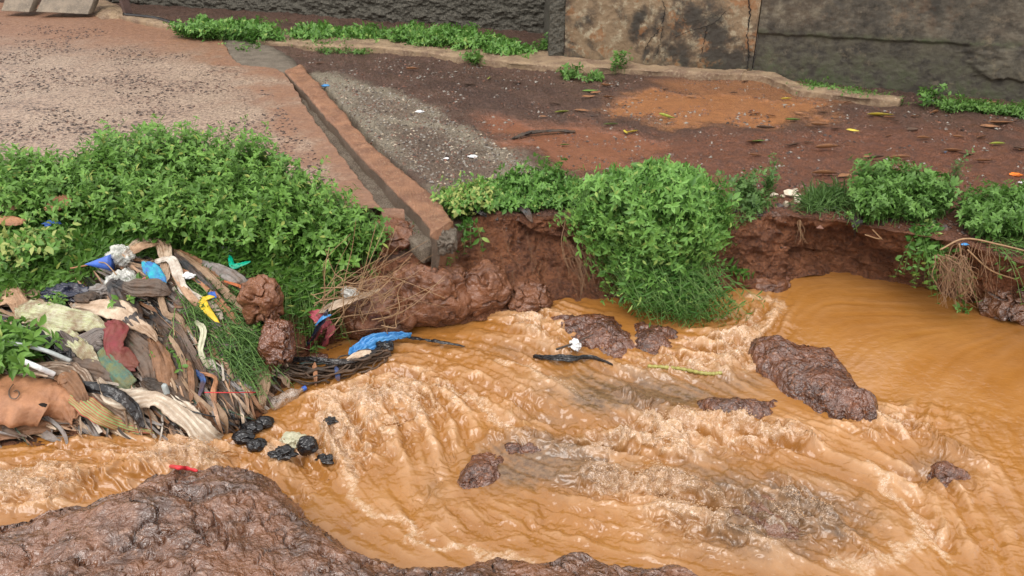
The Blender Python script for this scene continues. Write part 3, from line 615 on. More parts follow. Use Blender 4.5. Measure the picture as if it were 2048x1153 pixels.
# ------------------------------------------------------------------ plants
def m_leaf(name, c1, c2, c3=None, rough=.42, lo=.5, hi=.75):
    m = MT(name, rough, .35); t = m.attr('tint')
    k = m.mix(t, c1, c2)
    if c3: k = m.mix(m.mr(m.attr('pale'), lo, hi), k, c3)
    m.col(k); m.b.inputs['Transmission Weight'].default_value = 0
    tr = m.N('BsdfTranslucent'); mx = m.N('MixShader'); mx.inputs[0].default_value = .28; m.L(k, tr.inputs[0])
    out = m.t.nodes['Material Output']; m.t.links.new(m.b.outputs[0], mx.inputs[1]); m.t.links.new(tr.outputs[0], mx.inputs[2]); m.t.links.new(mx.outputs[0], out.inputs[0])
    return m.m
M['leaf'] = m_leaf('fresh_green_leaves', (.045,.125,.016), (.21,.40,.075), (.30,.36,.08), .42, .955, .965)
M['leaf_b'] = m_leaf('bright_bush_leaves', (.042,.125,.018), (.20,.40,.085), (.28,.40,.10), .42, .94, .96)
M['leaf_y'] = m_leaf('variegated_leaves', (.07,.18,.03), (.17,.34,.06), (.38,.43,.13))
M['leaf_far'] = m_leaf('dull_green_leaves', (.05,.125,.022), (.17,.33,.07))
M['leaf_dry'] = m_leaf('olive_leaves', (.06,.13,.035), (.15,.27,.07))
def m_plain(name, c, rough=.6, spec=.5, var=.3, sc=30, bm=.004):
    m = MT(name, rough, spec); n1 = m.noise(sc, 5, .65); m.col(m.mix(m.mr(n1, .35, .65), c, tuple(v*(1-var) for v in c))); m.bump(n1, bm); return m.m
M['stem'] = m_plain('green_stem', (.14,.26,.06)); M['stem_d'] = m_plain('brown_stem', (.16,.11,.06)); M['twig'] = m_plain('dry_twig', (.34,.21,.11))
M['root'] = m_plain('dry_root', (.26,.15,.08)); M['twig_d'] = m_plain('dark_twig', (.05,.035,.025))
LT = np.array([[0,0,0],[.22,.17,.05],[.22,0,.0],[.22,-.17,.05],[.52,.24,.05],[.52,0,-.02],[.52,-.24,.05],[.80,.12,-.03],[.80,0,-.07],[.80,-.12,-.03],[1,0,-.16]])
LFc = [[0,2,1],[0,3,2],[1,2,5,4],[2,3,6,5],[4,5,8,7],[5,6,9,8],[7,8,10],[8,9,10]]
def nrm(v): return v/(np.linalg.norm(v, axis=-1, keepdims=True)+1e-9)
def leafmesh(B, D, N, S, wid=1., curl=1.):
    D = nrm(D); Y = nrm(np.cross(N, D)); Zv = np.cross(D, Y); t = LT*np.array([1, 1, curl]); n = len(B)
    wv = np.broadcast_to(wid, (n,))
    V = B[:, None]+S[:, None, None]*(D[:, None]*t[None, :, 0:1]+Y[:, None]*t[None, :, 1:2]*wv[:, None, None]+Zv[:, None]*t[None, :, 2:3])
    return V.reshape(-1, 3)
def leaffaces(n):
    out = []
    for f in LFc:
        a = np.array(f)[None]+np.arange(n)[:, None]*11; out.append(a)
    tri = np.concatenate([a for a in out if a.shape[1] == 3]); quad = np.concatenate([a for a in out if a.shape[1] == 4]); return tri.tolist()+quad.tolist()
def grow(roots, ctrl, tips, nodes=8, size=.07, start=.3, wid=1., seed=0, rad=.0025, tipn=5, young=.6, szvar=.3, leafup=.6, star=.85):
    """shoots root -> tip with pairs of leaves and a rosette at the end; returns foliage and stem data"""
    g = np.random.default_rng(seed); n = len(roots); sz = size*(1-szvar+2*szvar*g.random(n)); sv = g.normal(0, .13, n)
    Bl, Dl, Nl, Sl, Tl = [], [], [], [], []
    bez = lambda t: roots*(1-t)**2+2*ctrl*t*(1-t)+tips*t*t
    tan = lambda t: nrm(2*(1-t)*(ctrl-roots)+2*t*(tips-ctrl)+1e-6)
    ph0 = g.random(n)*math.tau; zup = np.array([0, 0, 1.])
    for k in range(nodes):
        t = start+(1-start)*(k+.3*g.random())/nodes; p = bez(t); T = tan(t)
        a = nrm(np.cross(T, zup)+1e-3); b = np.cross(T, a); f = k/nodes
        for sd in (0, math.pi):
            ph = ph0+k*1.57+sd+g.normal(0, .35, n); dr = a*np.cos(ph)[:, None]+b*np.sin(ph)[:, None]
            d = nrm(dr*1.0+T*.45+zup*.12+g.normal(0, .22, (n, 3))); nn = nrm(T*.6+zup*leafup+g.normal(0, .22, (n, 3)))
            s = sz*(.55+.75*math.sin(math.pi*min(1, .25+f*.7)))*(.75+.5*g.random(n)); kp = g.random(n) < .9
            Bl.append((p+d*.008)[kp]); Dl.append(d[kp]); Nl.append(nn[kp]); Sl.append(s[kp]); Tl.append((f*young*.7+.25*g.random(n)+sv)[kp])
    p = tips; T = tan(1.); T = nrm(T+zup*.25); a = nrm(np.cross(T, np.array([.3, .9, .1]))); b = np.cross(T, a)
    for k in range(tipn):
        kp = g.random(n) < .86
        ph = ph0+k*math.tau/tipn+g.normal(0, .2, n); dr = a*np.cos(ph)[:, None]+b*np.sin(ph)[:, None]
        d = nrm(dr+T*.35+g.normal(0, .12, (n, 3))); Bl.append(p[kp]); Dl.append(d[kp]); Nl.append(nrm(T+.25*zup+g.normal(0, .15, (n, 3)))[kp]); Sl.append((sz*star*(.5+.8*g.random(n)))[kp]); Tl.append((.45*young+.5*g.random(n)*young+.15+sv)[kp])
    B, D, N_, S, Tn = map(np.concatenate, (Bl, Dl, Nl, Sl, Tl))
    V = leafmesh(B, D, N_, S, wid*(.8+.4*g.random(len(B)))); F = leaffaces(len(B)); tint = np.repeat(np.clip(Tn, 0, 1), 11); pale = np.repeat(g.random(len(B)), 11)
    ts = np.linspace(0, 1, 6); rr = rad*(1.1-.7*ts); ring = []
    for t, r in zip(ts, rr):
        q = bez(t); T = tan(t); a = nrm(np.cross(T, np.array([.2, .95, .15]))); b = np.cross(T, a)
        ring.append(np.stack([q+r*(a*math.cos(w)+b*math.sin(w)) for w in (0, 2.09, 4.19)], 1))
    SV = np.stack(ring, 1).reshape(-1, 3); i = np.arange(n)[:, None, None]*18; j = np.arange(5)[None, :, None]*3; k = np.arange(3)[None, None, :]; k2 = (k+1) % 3
    SF = np.stack([(i+j+k).ravel(), (i+j+k2).ravel(), (i+j+3+k2).ravel(), (i+j+3+k).ravel()], 1)
    return V, F, tint, pale, SV, SF
def merge(parts):
    V, F, T, Pp, SV, SF = [], [], [], [], [], []; n = 0; m = 0
    for v, f, t, p, sv, sf in parts:
        V.append(v); F += [[i+n for i in q] for q in f]; T.append(t); Pp.append(p); SV.append(sv); SF.append(sf+m); n += len(v); m += len(sv)
    return np.vstack(V), F, np.concatenate(T), np.concatenate(Pp), np.vstack(SV), np.vstack(SF)
def plant(name, label, cat, parts, leaf='leaf', stem='stem', stuff=False, group=None):
    V, F, T, Pp, SV, SF = merge(parts)
    if stuff:
        n = len(V); F = F+(SF+n).tolist(); Va = np.vstack([V, SV]); ta = np.concatenate([T, np.zeros(len(SV))]); pa = np.concatenate([Pp, np.zeros(len(SV))])
        mi = np.zeros(len(F), np.int32); mi[len(F)-len(SF):] = 1
        o = obj(name, Va, F, [M[leaf], M[stem]], attrs=dict(tint=ta, pale=pa), midx=mi, world=True); return tag(o, label, cat, kind='stuff')
    e_ = empty(name, (float(SV[:, 0].mean()), float(SV[:, 1].mean()), float(SV[:, 2].min())), label, cat, group)
    obj('foliage', V, F, M[leaf], e_, attrs=dict(tint=T, pale=Pp)); obj('stem', SV, SF, M[stem], e_); return e_
def inpoly(pts, n, z, g):
    q = np.array([G(a, b, z)[:2] for a, b in pts]); lo, hi = q.min(0), q.max(0); out = np.zeros((0, 2))
    while len(out) < n:
        c = lo+(hi-lo)*g.random((n*2, 2)); out = np.vstack([out, c[sdf(q, c[:, 0], c[:, 1]) > 0]])
    return out[:n]
TOP = [bvh]
def ontop(xy):
    z = np.empty(len(xy)); nn = Vector((0, 0, -1))
    for i, (x, y) in enumerate(xy):
        p = rdbvh.ray_cast(Vector((x, y, 5)), nn)[0] or TOP[0].ray_cast(Vector((x, y, 5)), nn)[0]; z[i] = p[2] if p else .6
    return np.column_stack([xy, z])
def patch(pts, n, hh, lean, z=.7, seed=0, ctrlup=.6, spread=.10, **kw):
    g = np.random.default_rng(seed); rt = ontop(inpoly(pts, n, z, g)); hv = (hh if np.isscalar(hh) else hh(rt))*(.5+.5*g.random(n)+.35*g.random(n)**4+.22*pn2(rt[:, 0]*3, rt[:, 1]*3, seed))
    L_ = lean(rt) if callable(lean) else np.array(lean)
    tip = rt+np.column_stack([g.normal(0, spread, n), g.normal(0, spread, n), hv])+L_*hv[:, None]; ctrl = rt+np.column_stack([g.normal(0, .03, n), g.normal(0, .03, n), hv*ctrlup*1.2])+L_*hv[:, None]*.2
    return grow(rt, ctrl, tip, seed=seed+1, **kw)
# the big weed bank on the left
WP = [(-260,415),(100,398),(300,384),(480,398),(640,425),(730,455),(760,472),(700,484),(620,486),(560,485),(300,478),(200,450),(-260,450)]
hL = lambda r: .50-.16*sstep(-1.9, -1.1, r[:, 0])-.09*sstep(5.2, 4.9, r[:, 1])-.13*sstep(-2.8, -3.6, r[:, 0])
plant('weeds', 'dense bank of bright green leafy weeds between the road and the rubbish heap', 'weeds',
      [patch(WP, 2100, hL, lambda r: np.array([.15, -.12, 0]), seed=11, nodes=8, size=.045, wid=.85, tipn=4, szvar=.45, start=.25, spread=.07), patch(WP, 900, lambda r: hL(r)*.7, (.3, -.25, 0), seed=12, nodes=7, size=.05, start=.15, spread=.1)], stuff=True)
# flattened, washed-over part in front of it
g = np.random.default_rng(5)
def flat(pts, n, ln, dirxy, seed, z=.5, lift=.09, dz=0., **kw):
    g = np.random.default_rng(seed); rt = ontop(inpoly(pts, n, z, g)); a = math.atan2(dirxy[1], dirxy[0])+g.normal(0, .35, n); l = ln*(.5+.8*g.random(n))
    tip = rt.copy(); tip[:, 0] += np.cos(a)*l; tip[:, 1] += np.sin(a)*l
    tz = ontop(tip[:, :2])[:, 2]; tip[:, 2] = np.maximum(tz+.03+.07*g.random(n), rt[:, 2]-dz*l-.05)if dz == 0 else rt[:, 2]-dz*l*(.6+.6*g.random(n))
    ctrl = rt*.5+tip*.5; ctrl[:, 2] = np.maximum(rt[:, 2], tip[:, 2])+lift*(.4+g.random(n)); return grow(rt+np.array([0, 0, .01]), ctrl, tip, seed=seed+1, **kw)
plant('flattened_weeds', 'long green stems washed flat over the bank behind the rubbish heap', 'weeds',
      [flat([(-200,470),(200,480),(560,490),(600,515),(540,535),(300,530),(0,570),(-200,590)], 850, .34, (.9, -.35), 21, lift=.13, nodes=6, size=.058, start=.2, wid=.65, tipn=3, rad=.003),
       flat([(330,500),(600,480),(700,500),(640,530),(430,530)], 360, .34, (.85, -.5), 23, lift=.12, nodes=4, size=.06, start=.3, wid=.45, tipn=3, rad=.003)], stuff=True, leaf='leaf')
plant('drooping_weeds', 'green stems drooping down the gap between the brown rocks and the twigs', 'weeds',
      [flat([(560,500),(650,495),(680,520),(640,545),(570,555)], 230, .34, (.15, -.9), 31, lift=.08, dz=.9, nodes=5, size=.055, start=.2, wid=.5, tipn=3),
       flat([(740,480),(800,480),(840,500),(780,510)], 90, .26, (.95, -.1), 33, lift=.06, dz=.2, nodes=5, size=.05, start=.2, wid=.35, tipn=3)], stuff=True)
# the bush hanging over the cliff
def bush(c, r, rc, rr, n, seed, up=.35, front=None, **kw):
    g = np.random.default_rng(seed); d = nrm(g.normal(0, 1, (n*3, 3))); d = d[(d[:, 1] < .5) & (d[:, 2] > -.75)][:n]; n = len(d)
    rn = 1+.42*fb3(d[:, 0]*1.5, d[:, 1]*1.5, d[:, 2]*1.5, 3, seed+60)[:, None]; tip = np.array(c)+d*np.array(r)*rn*(.82+.3*g.random((n, 1))); tip += .05*np.stack([pn3(*(d*2).T, seed+k) for k in (0, 5, 9)], 1)
    rt = np.array(rc)+g.normal(0, 1, (n, 3))*np.array(rr); rt = .75*rt+.25*(np.array(c)*1.)+d*np.array(r)*.15
    ctrl = rt*.45+tip*.55; ctrl[:, 2] += up*(.3+.6*g.random(n))*.5; return grow(rt, ctrl, tip, seed=seed+1, **kw)
BC = at(1312, 452, 5.32)
b1 = bush((BC[0]+.03, 5.42, BC[2]+.06), (.54, .40, .36), (BC[0], 5.6, .68), (.3, .12, .05), 950, 41, nodes=6, size=.047, start=.5, tipn=5, young=.9, star=.8, wid=.82, leafup=.3, szvar=.4)
b1b = bush((BC[0]+.04, 5.42, BC[2]+.0), (.46, .36, .34), (BC[0], 5.6, .68), (.25, .12, .05), 380, 47, nodes=5, size=.048, wid=.8, start=.4, tipn=5, young=.5)
b2 = bush((BC[0]+.02, 5.28, .40), (.44, .30, .30), (BC[0], 5.5, .6), (.2, .1, .05), 260, 43, up=.1, nodes=6, size=.045, wid=.75, start=.4, tipn=5, young=.7)
gg = np.random.default_rng(9); nh = 300
rt = np.column_stack([BC[0]+gg.uniform(-.35, .35, nh), 5.3+gg.normal(0, .05, nh), gg.uniform(.3, .6, nh)])
tip = np.column_stack([rt[:, 0]*.75+.25*BC[0]+gg.uniform(-.03, .62, nh)*gg.random(nh)**.5, gg.uniform(4.82, 5.05, nh), gg.uniform(.1, .30, nh)]); ct = rt*.5+tip*.5; ct[:, 1] -= .12; ct[:, 2] += .05
b3 = grow(rt, ct, tip, nodes=4, size=.045, start=.35, wid=.4, seed=44, tipn=3, rad=.0028, young=.1, szvar=.6)
plant('bush', 'big bright green bush hanging over the earth cliff down to the water', 'bush', [b1, b1b, b2, b3], 'leaf_b')
# low plants right and left of it along the lip
plant('variegated_plant', 'pale yellow green variegated plant beside the lower end of the kerb', 'plant', [patch([(885,405),(960,385),(985,412),(905,425)], 130, .20, (-.2, -.3, 0), seed=51, nodes=7, size=.042, start=.1, spread=.07)], 'leaf_y')
plant('creeping_weeds', 'low creeping green weeds on the cliff edge between the variegated plant and the bush', 'weeds',
      [patch([(940,380),(1160,375),(1180,405),(1040,415),(950,415)], 420, .10, (0, -.3, 0), seed=53, nodes=6, size=.034, start=.05, spread=.06), patch([(1000,375),(1120,370),(1170,400),(1010,400)], 110, .17, (0, 0, 0), seed=55, nodes=7, size=.04, start=.2)], 'leaf_b', stuff=True)
plant('weed', 'little sprig of green leaves on the earth face below the kerb', 'weed', [flat([(925,470),(950,465),(955,480),(930,485)], 9, .2, (-.1, -1), 57, lift=.02, dz=.8, nodes=5, size=.045, start=.1)], 'leaf_b')
plant('weed', 'thin leafy stem standing just right of the big bush', 'weed', [patch([(1470,400),(1500,395),(1505,410),(1475,415)], 26, .26, (0, 0, 0), seed=61, nodes=8, size=.036, start=.2, spread=.08)], 'leaf_dry')
plant('weed', 'tall narrow weed behind the broken white stones', 'weed', [patch([(1530,378),(1550,378),(1552,388),(1530,388)], 12, .28, (0, 0, 0), seed=63, nodes=9, size=.034, start=.1, spread=.03)], 'leaf_dry')
plant('weed', 'low leafy weed between the bush and the white stones', 'weed', [patch([(1485,390),(1530,395),(1525,425),(1480,425)], 50, .09, (0, -.2, 0), seed=64, nodes=5, size=.036, start=.1, spread=.08)], 'leaf_dry')
plant('grass_tuft', 'thin grass tuft in front of the pale stones', 'grass', [patch([(1608,395),(1680,388),(1690,412),(1612,422)], 200, .08, (.1, -.2, 0), seed=65, nodes=2, size=.08, start=.1, wid=.16, tipn=3, spread=.07)], 'leaf_dry')
plant('shrub', 'dark green leafy shrub on the cliff edge right of the white stones', 'shrub', [patch([(1690,420),(1740,380),(1880,400),(1900,440),(1720,440)], 300, .27, lambda r: np.array([-.1, 0, 0]), seed=67, nodes=8, size=.042, start=.15, spread=.08)], 'leaf_far')
plant('weed', 'tall bare stemmed weed rising above the shrub', 'weed', [patch([(1885,390),(1900,388),(1905,400),(1885,400)], 14, .34, (.1, 0, 0), seed=69, nodes=9, size=.022, start=.3, spread=.05)], 'leaf_dry', 'stem_d')
plant('shrub', 'thin stemmed green shrub leaning over the roots at the far right bank', 'shrub', [patch([(1905,430),(2080,420),(2140,470),(1960,480)], 330, .22, (.1, -.1, 0), seed=71, nodes=8, size=.042, start=.2, spread=.1),
       flat([(1930,450),(2100,450),(2120,500),(1960,500)], 90, .4, (.5, -.6), 72, lift=.1, dz=.35, nodes=6, size=.038, start=.2, wid=.6, z=.66)], 'leaf_far')
plant('hanging_weed', 'leafy stem hanging down the cliff face left of the root tuft', 'weed', [flat([(1820,440),(1870,440),(1870,460),(1830,460)], 32, .42, (.0, -.35), 73, lift=.02, dz=.75, nodes=9, size=.038, start=.15, z=.66)], 'leaf_b')
plant('weed', 'two small green leaves sprouting near the orange scrap', 'weed', [flat([(1425,508),(1450,505),(1450,515),(1430,515)], 6, .2, (.9, -.1), 75, lift=.02, dz=.1, nodes=3, size=.05, start=.4, z=.4)], 'leaf_b')
# weeds along the old wall
for pts, n_, h_, lb, sd in [([(350,76),(420,62),(520,60),(560,82),(500,88),(430,82)], 420, .22, 'bright green weed mound at the foot of the dark stone wall near the pipe', 111),
      ([(590,72),(640,60),(690,68),(680,80),(600,80)], 170, .15, 'low weed patch against the stone wall, between the two larger mounds', 112),
      ([(760,82),(830,66),(940,72),(1000,98),(900,100)], 430, .19, 'long weed mound in front of the stone wall behind the tan footing', 113),
      ([(960,105),(1000,88),(1060,104),(1030,112)], 160, .14, 'weed clump at the right end of the mounds near the pillar', 114),
      ([(700,62),(760,62),(760,80),(700,80)], 110, .14, 'small weed clump left of the long mound by the wall', 117)]:
    plant('weed_mound', lb, 'weeds', [patch(pts, n_, h_, (0, -.2, 0), z=.85, seed=sd, nodes=7, size=.058, start=.1, spread=.12)], 'leaf_b', group='weed mounds along the stone wall')
for (a, b), h_, n_, lb in [((1092,105), .22, 26, 'small green weed tucked against the pillar'), ((490,98), .3, 30, 'upright weed beside the black pipe at the puddle'), ((1235,140), .26, 12, 'thin weed standing in front of the ochre wall'),
      ((1140,150), .12, 16, 'low weed before the footing strip below the pillar'), ((950,122), .12, 22, 'low weed growing over the tan footing strip'), ((1860,202), .22, 16, 'small leafy weed at the foot of the dark wall beside the white scrap'),
      ((1190,152), .1, 12, 'flat little weed left of the thin weed by the ochre wall')]:
    plant('weed', lb, 'weed', [patch([(a-16, b-4), (a+16, b-4), (a+16, b+5), (a-16, b+5)], n_, h_, (0, -.1, 0), z=.8, seed=a, nodes=6, size=.05, start=.1, spread=.06)], 'leaf_far')
plant('ground_cover', 'thin green ground cover along the base of the mossy wall', 'weeds', [patch([(1600,176),(1800,200),(1860,208),(1600,168)], 170, .09, (0, 0, 0), z=.78, seed=121, nodes=4, size=.028, start=.1),
      patch([(1880,205),(2060,222),(2060,230),(1880,216)], 260, .10, (0, 0, 0), z=.78, seed=122, nodes=5, size=.03, start=.1), patch([(630,97),(720,100),(740,108),(640,106)], 110, .06, (0, 0, 0), z=.78, seed=123, nodes=4, size=.03, start=.1),
      patch([(560,92),(760,76),(800,90),(640,100)], 200, .07, (0, 0, 0), z=.78, seed=124, nodes=4, size=.03, start=.1)], 'leaf_far', stuff=True)
# ------------------------------------------------------------------ rubbish: materials
def m_cloth(name, c, c2=None, rough=.5, mud=.45, spec=.4, stripe=None, sc=8., bm=1., sheen=0, lo=.42, hi=.6):
    m = MT(name, rough, spec); n1 = m.noise(sc, 6, .7); n2 = m.noise(sc*6, 4, .7); c2 = c2 or tuple(v*.6 for v in c)
    k = m.mix(m.mr(n1, .38, .62), c, c2)
    if stripe:
        w = m.N('TexWave'); w.inputs['Scale'].default_value = stripe[0]; w.inputs['Distortion'].default_value = 6; w.inputs['Detail'].default_value = 2; w.inputs['Detail Scale'].default_value = 1.5
        u = m.attr('u'); cmb = m.N('CombineXYZ'); m.L(u, cmb.inputs[0]); m.L(m.math('MULTIPLY', m.attr('v'), .12), cmb.inputs[1]); m.L(cmb.outputs[0], w.inputs['Vector'])
        k = m.mix(m.mr(w.outputs['Fac'], .45, .6), k, stripe[1])
    k = m.mix(m.mr(m.noise(sc*.6, 6, .75), lo, hi, 0, mud), k, (.17,.085,.04)); m.col(k); m.bump(n2, .006*bm); return m.m
def m_plastic(name, c, rough=.22, mud=.25, c2=None):
    m = MT(name, rough, .5); n1 = m.noise(10, 5, .65); k = m.mix(m.mr(n1, .4, .65), c, c2 or tuple(v*.7 for v in c)); k = m.mix(m.mr(m.noise(6, 5, .7), .48, .66, 0, mud), k, (.25,.13,.06))
    m.col(k); m.bump(m.noise(16, 3, .5, dist=1.2), .010); return m.m
CL = dict(peach=((.52,.34,.22), (.36,.22,.14)), tan=((.36,.25,.16), (.2,.13,.08)), cream=((.62,.50,.38), (.40,.28,.19)), white=((.66,.62,.55), (.38,.31,.25)), taupe=((.13,.10,.08), (.07,.05,.04)),
          charcoal=((.045,.047,.05), (.02,.02,.022)), maroon=((.20,.028,.035), (.12,.018,.02)), brown=((.26,.13,.065), (.13,.065,.035)), rust=((.42,.20,.10), (.30,.135,.07)), dark=((.035,.028,.024), (.07,.05,.035)),
          grey=((.27,.25,.24), (.13,.115,.105)), lime=((.52,.60,.28), (.36,.38,.22)), teal=((.05,.13,.12), (.03,.05,.06)), blue=((.04,.12,.38), (.025,.07,.22)), pink=((.55,.12,.16), (.35,.07,.09)), orange=((.62,.17,.05), (.40,.10,.03)))
for k, (a, b) in CL.items(): M['c_'+k] = m_cloth(k+'_rag', a, b, .5 if k != 'charcoal' else .35)
M['c_limewhite'] = m_cloth('lime_netting', (.40,.48,.18), (.30,.26,.16), .6, .75, sc=14, stripe=(9, (.60,.58,.46)))
M['c_greystripe'] = m_cloth('grey_striped_cloth', (.30,.27,.25), (.16,.13,.12), stripe=(8, (.06,.05,.045)), mud=.2)
M['c_whitestripe'] = m_cloth('long_white_cloth', (.70,.63,.52), (.48,.39,.30), stripe=(1.3, (.46,.37,.28)), mud=.5)
M['c_tatter'] = m_cloth('tattered_white_weave', (.50,.42,.34), (.20,.13,.09), sc=26, stripe=(2.2, (.16,.11,.075)), mud=.4)
M['c_redgreen'] = m_cloth('red_and_green_striped_cloth', (.42,.12,.07), (.30,.09,.05), sc=5, stripe=(3, (.25,.34,.12)), mud=.35)
M['c_tealpat'] = m_cloth('teal_patterned_cloth', (.05,.15,.13), (.16,.17,.06), sc=18, mud=.3)
M['c_turq'] = m_cloth('turquoise_patterned_cloth', (.02,.40,.48), (.05,.12,.45), sc=20, mud=.1)
M['p_black'] = m_plastic('black_plastic', (.012,.012,.014), .12, .06); M['p_blue'] = m_plastic('blue_plastic', (.05,.22,.52), .3, .12, (.08,.32,.62)); M['p_navy'] = m_plastic('navy_plastic', (.018,.022,.045), .2, .1)
M['p_white'] = m_plastic('white_plastic', (.75,.75,.75), .3, .12, (.55,.58,.62)); M['p_dirty'] = m_plastic('dirty_white_plastic', (.48,.47,.33), .3, .25); M['p_blueflat'] = m_plastic('bright_blue_plastic', (.05,.14,.55), .4, .1)
M['p_green'] = m_plastic('green_plastic', (.0,.36,.22), .3, .03); M['p_yellow'] = m_plastic('yellow_plastic', (.68,.48,.02), .4, .1); M['p_red'] = m_plastic('red_plastic', (.62,.03,.04), .5, .05, (.5,.02,.03)); M['p_grey'] = m_plastic('grey_plastic_tube', (.36,.40,.40), .4, .15)
M['p_orange'] = m_plastic('orange_plastic', (.80,.20,.02), .4, .03)
def m_clear(name, c, al=.55):
    m = MT(name, .12, .6); n = m.noise(30, 4, .65); m.col(c); m.L(m.mr(n, .35, .65, al-.35, al+.3), m.b.inputs['Alpha']); m.bump(m.noise(14, 3, .5, dist=1), .012); return m.m
M['clear'] = m_clear('clear_crinkled_plastic', (.62,.62,.58), .6); M['pet'] = m_clear('clear_bottle_plastic', (.50,.42,.36), .42)

# ------------------------------------------------------------------ rubbish: the tangled base layer
hp_ = [(-140,640),(40,612),(150,600),(215,560),(235,512),(300,505),(400,540),(470,560),(510,600),(548,650),(565,690),(580,730),(540,800),(515,850),(470,880),(380,885),(250,866),(150,868),(0,892),(-140,905)]
def fold_uv(px, py):
    a = np.arctan2(py-430., px-60.); return a, np.hypot(px-60., py-430.)
nx, ny = 330, 250; gx, gy = np.meshgrid(np.linspace(-150, 600, nx), np.linspace(495, 915, ny)); HP = np.zeros((ny, nx, 3)); 
cg = np.zeros((26, 40, 3)); cn = np.zeros_like(cg); cpx = np.linspace(-150, 600, 40); cpy = np.linspace(495, 915, 26)
for i, b_ in enumerate(cpy):
    for j, a_ in enumerate(cpx): cg[i, j], cn[i, j] = hit(a_, b_)
fi = (gy-495)/420*25; fj = (gx+150)/750*39
for c in range(3): HP[..., c] = bil(cg[..., c], fj, fi)
sin_ = sdf(hp_, gx, gy)
th, rr_ = fold_uv(gx, gy); wob = .12*fb2(gx/90, gy/90, 3, 200)
acr = (th+wob)*9; alg = rr_/160
fold = .030*fb2(acr*1.3, alg*.7, 3, 201)+.028*np.abs(fb2(acr*3.3, alg*1.0, 3, 202))+.010*fb2(acr*11, alg*3, 3, 203)+.03*fb2(gx/70, gy/60, 2, 204)
bulk = .12*np.exp(-(((gx-300)/120)**2+((gy-560)/60)**2))+.07*np.exp(-(((gx-150)/140)**2+((gy-700)/80)**2))+.05
lift = np.where(sin_ > 0, (fold+bulk)*sstep(0, 35, sin_), -.15*sstep(0, 20, -sin_))
Nh = np.array([0, -.62, .78]); HP += Nh*lift[..., None]
def m_heap():
    m = MT('tangled_dirty_rags', .45, .5); a = m.attr('acr'); b = m.attr('alg'); cmb = m.N('CombineXYZ'); m.L(a, cmb.inputs[0]); m.L(b, cmb.inputs[1])
    n1 = m.noise(2.6, 4, .6, vec=cmb.outputs[0]); n2 = m.noise(7.5, 5, .7, vec=cmb.outputs[0]); n3 = m.noise(40, 5, .7)
    k = m.mix(m.mr(n1, .40, .56), (.025,.02,.017), (.11,.06,.036)); k = m.mix(m.mr(n2, .56, .62), k, (.30,.21,.14)); k = m.mix(m.mr(n2, .34, .42, 1, 0), k, (.02,.02,.022)); k = m.mix(m.mr(n3, .55, .7, 0, .6), k, (.10,.055,.03))
    m.col(k); m.rgh(m.mr(n1, .4, .6, .3, .7)); m.bump(n2, .03); m.bump(n3, .01); return m.m
hm = obj('tangled_rags', HP.reshape(-1, 3), gridF(ny, nx), m_heap(), world=True, attrs=dict(acr=acr, alg=alg*2.5)); tag(hm, 'dark mass of tangled wet rags and mud under the rubbish heap', 'rags', kind='stuff')
hF = gridF(ny, nx)
allV = np.vstack([GROUND_V, HP.reshape(-1, 3), WV, rd.data and P[:0].reshape(-1, 3)]); 
hbvh = BVHTree.FromPolygons(np.vstack([GROUND_V, HP.reshape(-1, 3)]).tolist(), np.vstack([GF, hF+len(GROUND_V)]).tolist())

TOP[0] = hbvh
# left extras
plant('leafy_plant', 'lush leafy plant at the left edge in front of the lime green netting', 'plant', [patch([(-60,740),(40,730),(80,745),(60,765),(-60,775)], 75, .22, (.2, -.3, 0), z=.28, seed=81, nodes=7, size=.075, start=.1, spread=.1, wid=.8)], 'leaf')
plant('variegated_plant', 'yellowish leafed plant in the weeds at the far left', 'plant', [patch([(0,500),(120,490),(150,515),(20,525)], 75, .32, (0, -.4, 0), seed=83, z=.6, nodes=7, size=.045, start=.2, spread=.14)], 'leaf_y')
for k, (pts, n_, h_, lb) in enumerate([([(110,650),(140,650),(140,662),(112,662)], 14, .13, 'small weed sprouting beside the navy plastic in the rubbish'), ([(265,628),(305,625),(305,642),(270,642)], 22, .10, 'small green weed in the crook of the charcoal plastic sheet'),
      ([(335,700),(360,700),(360,715),(335,715)], 7, .09, 'tiny seedling growing in the middle of the dark rags'), ([(510,655),(545,650),(550,670),(515,675)], 16, .12, 'green sprig beside the orange mesh on the rubbish')]):
    plant('weed', lb, 'weed', [patch(pts, n_, h_, (.1, -.4, 0), z=.35, seed=91+k, nodes=4, size=.04, start=.1, spread=.05)], 'leaf')
# pale green stems lying over the right shoulder of the heap
plant('washed_stems', 'mat of pale green leafless stems hanging over the right shoulder of the rubbish heap', 'weeds',
      [flat([(340,590),(440,570),(490,610),(500,660),(440,690),(360,640)], 420, .30, (.75, -.55), 101, z=.4, lift=.10, dz=.35, nodes=4, size=.04, start=.5, wid=.35, tipn=3, rad=.0045)], stuff=True, leaf='leaf_dry')
TOP[0] = bvh
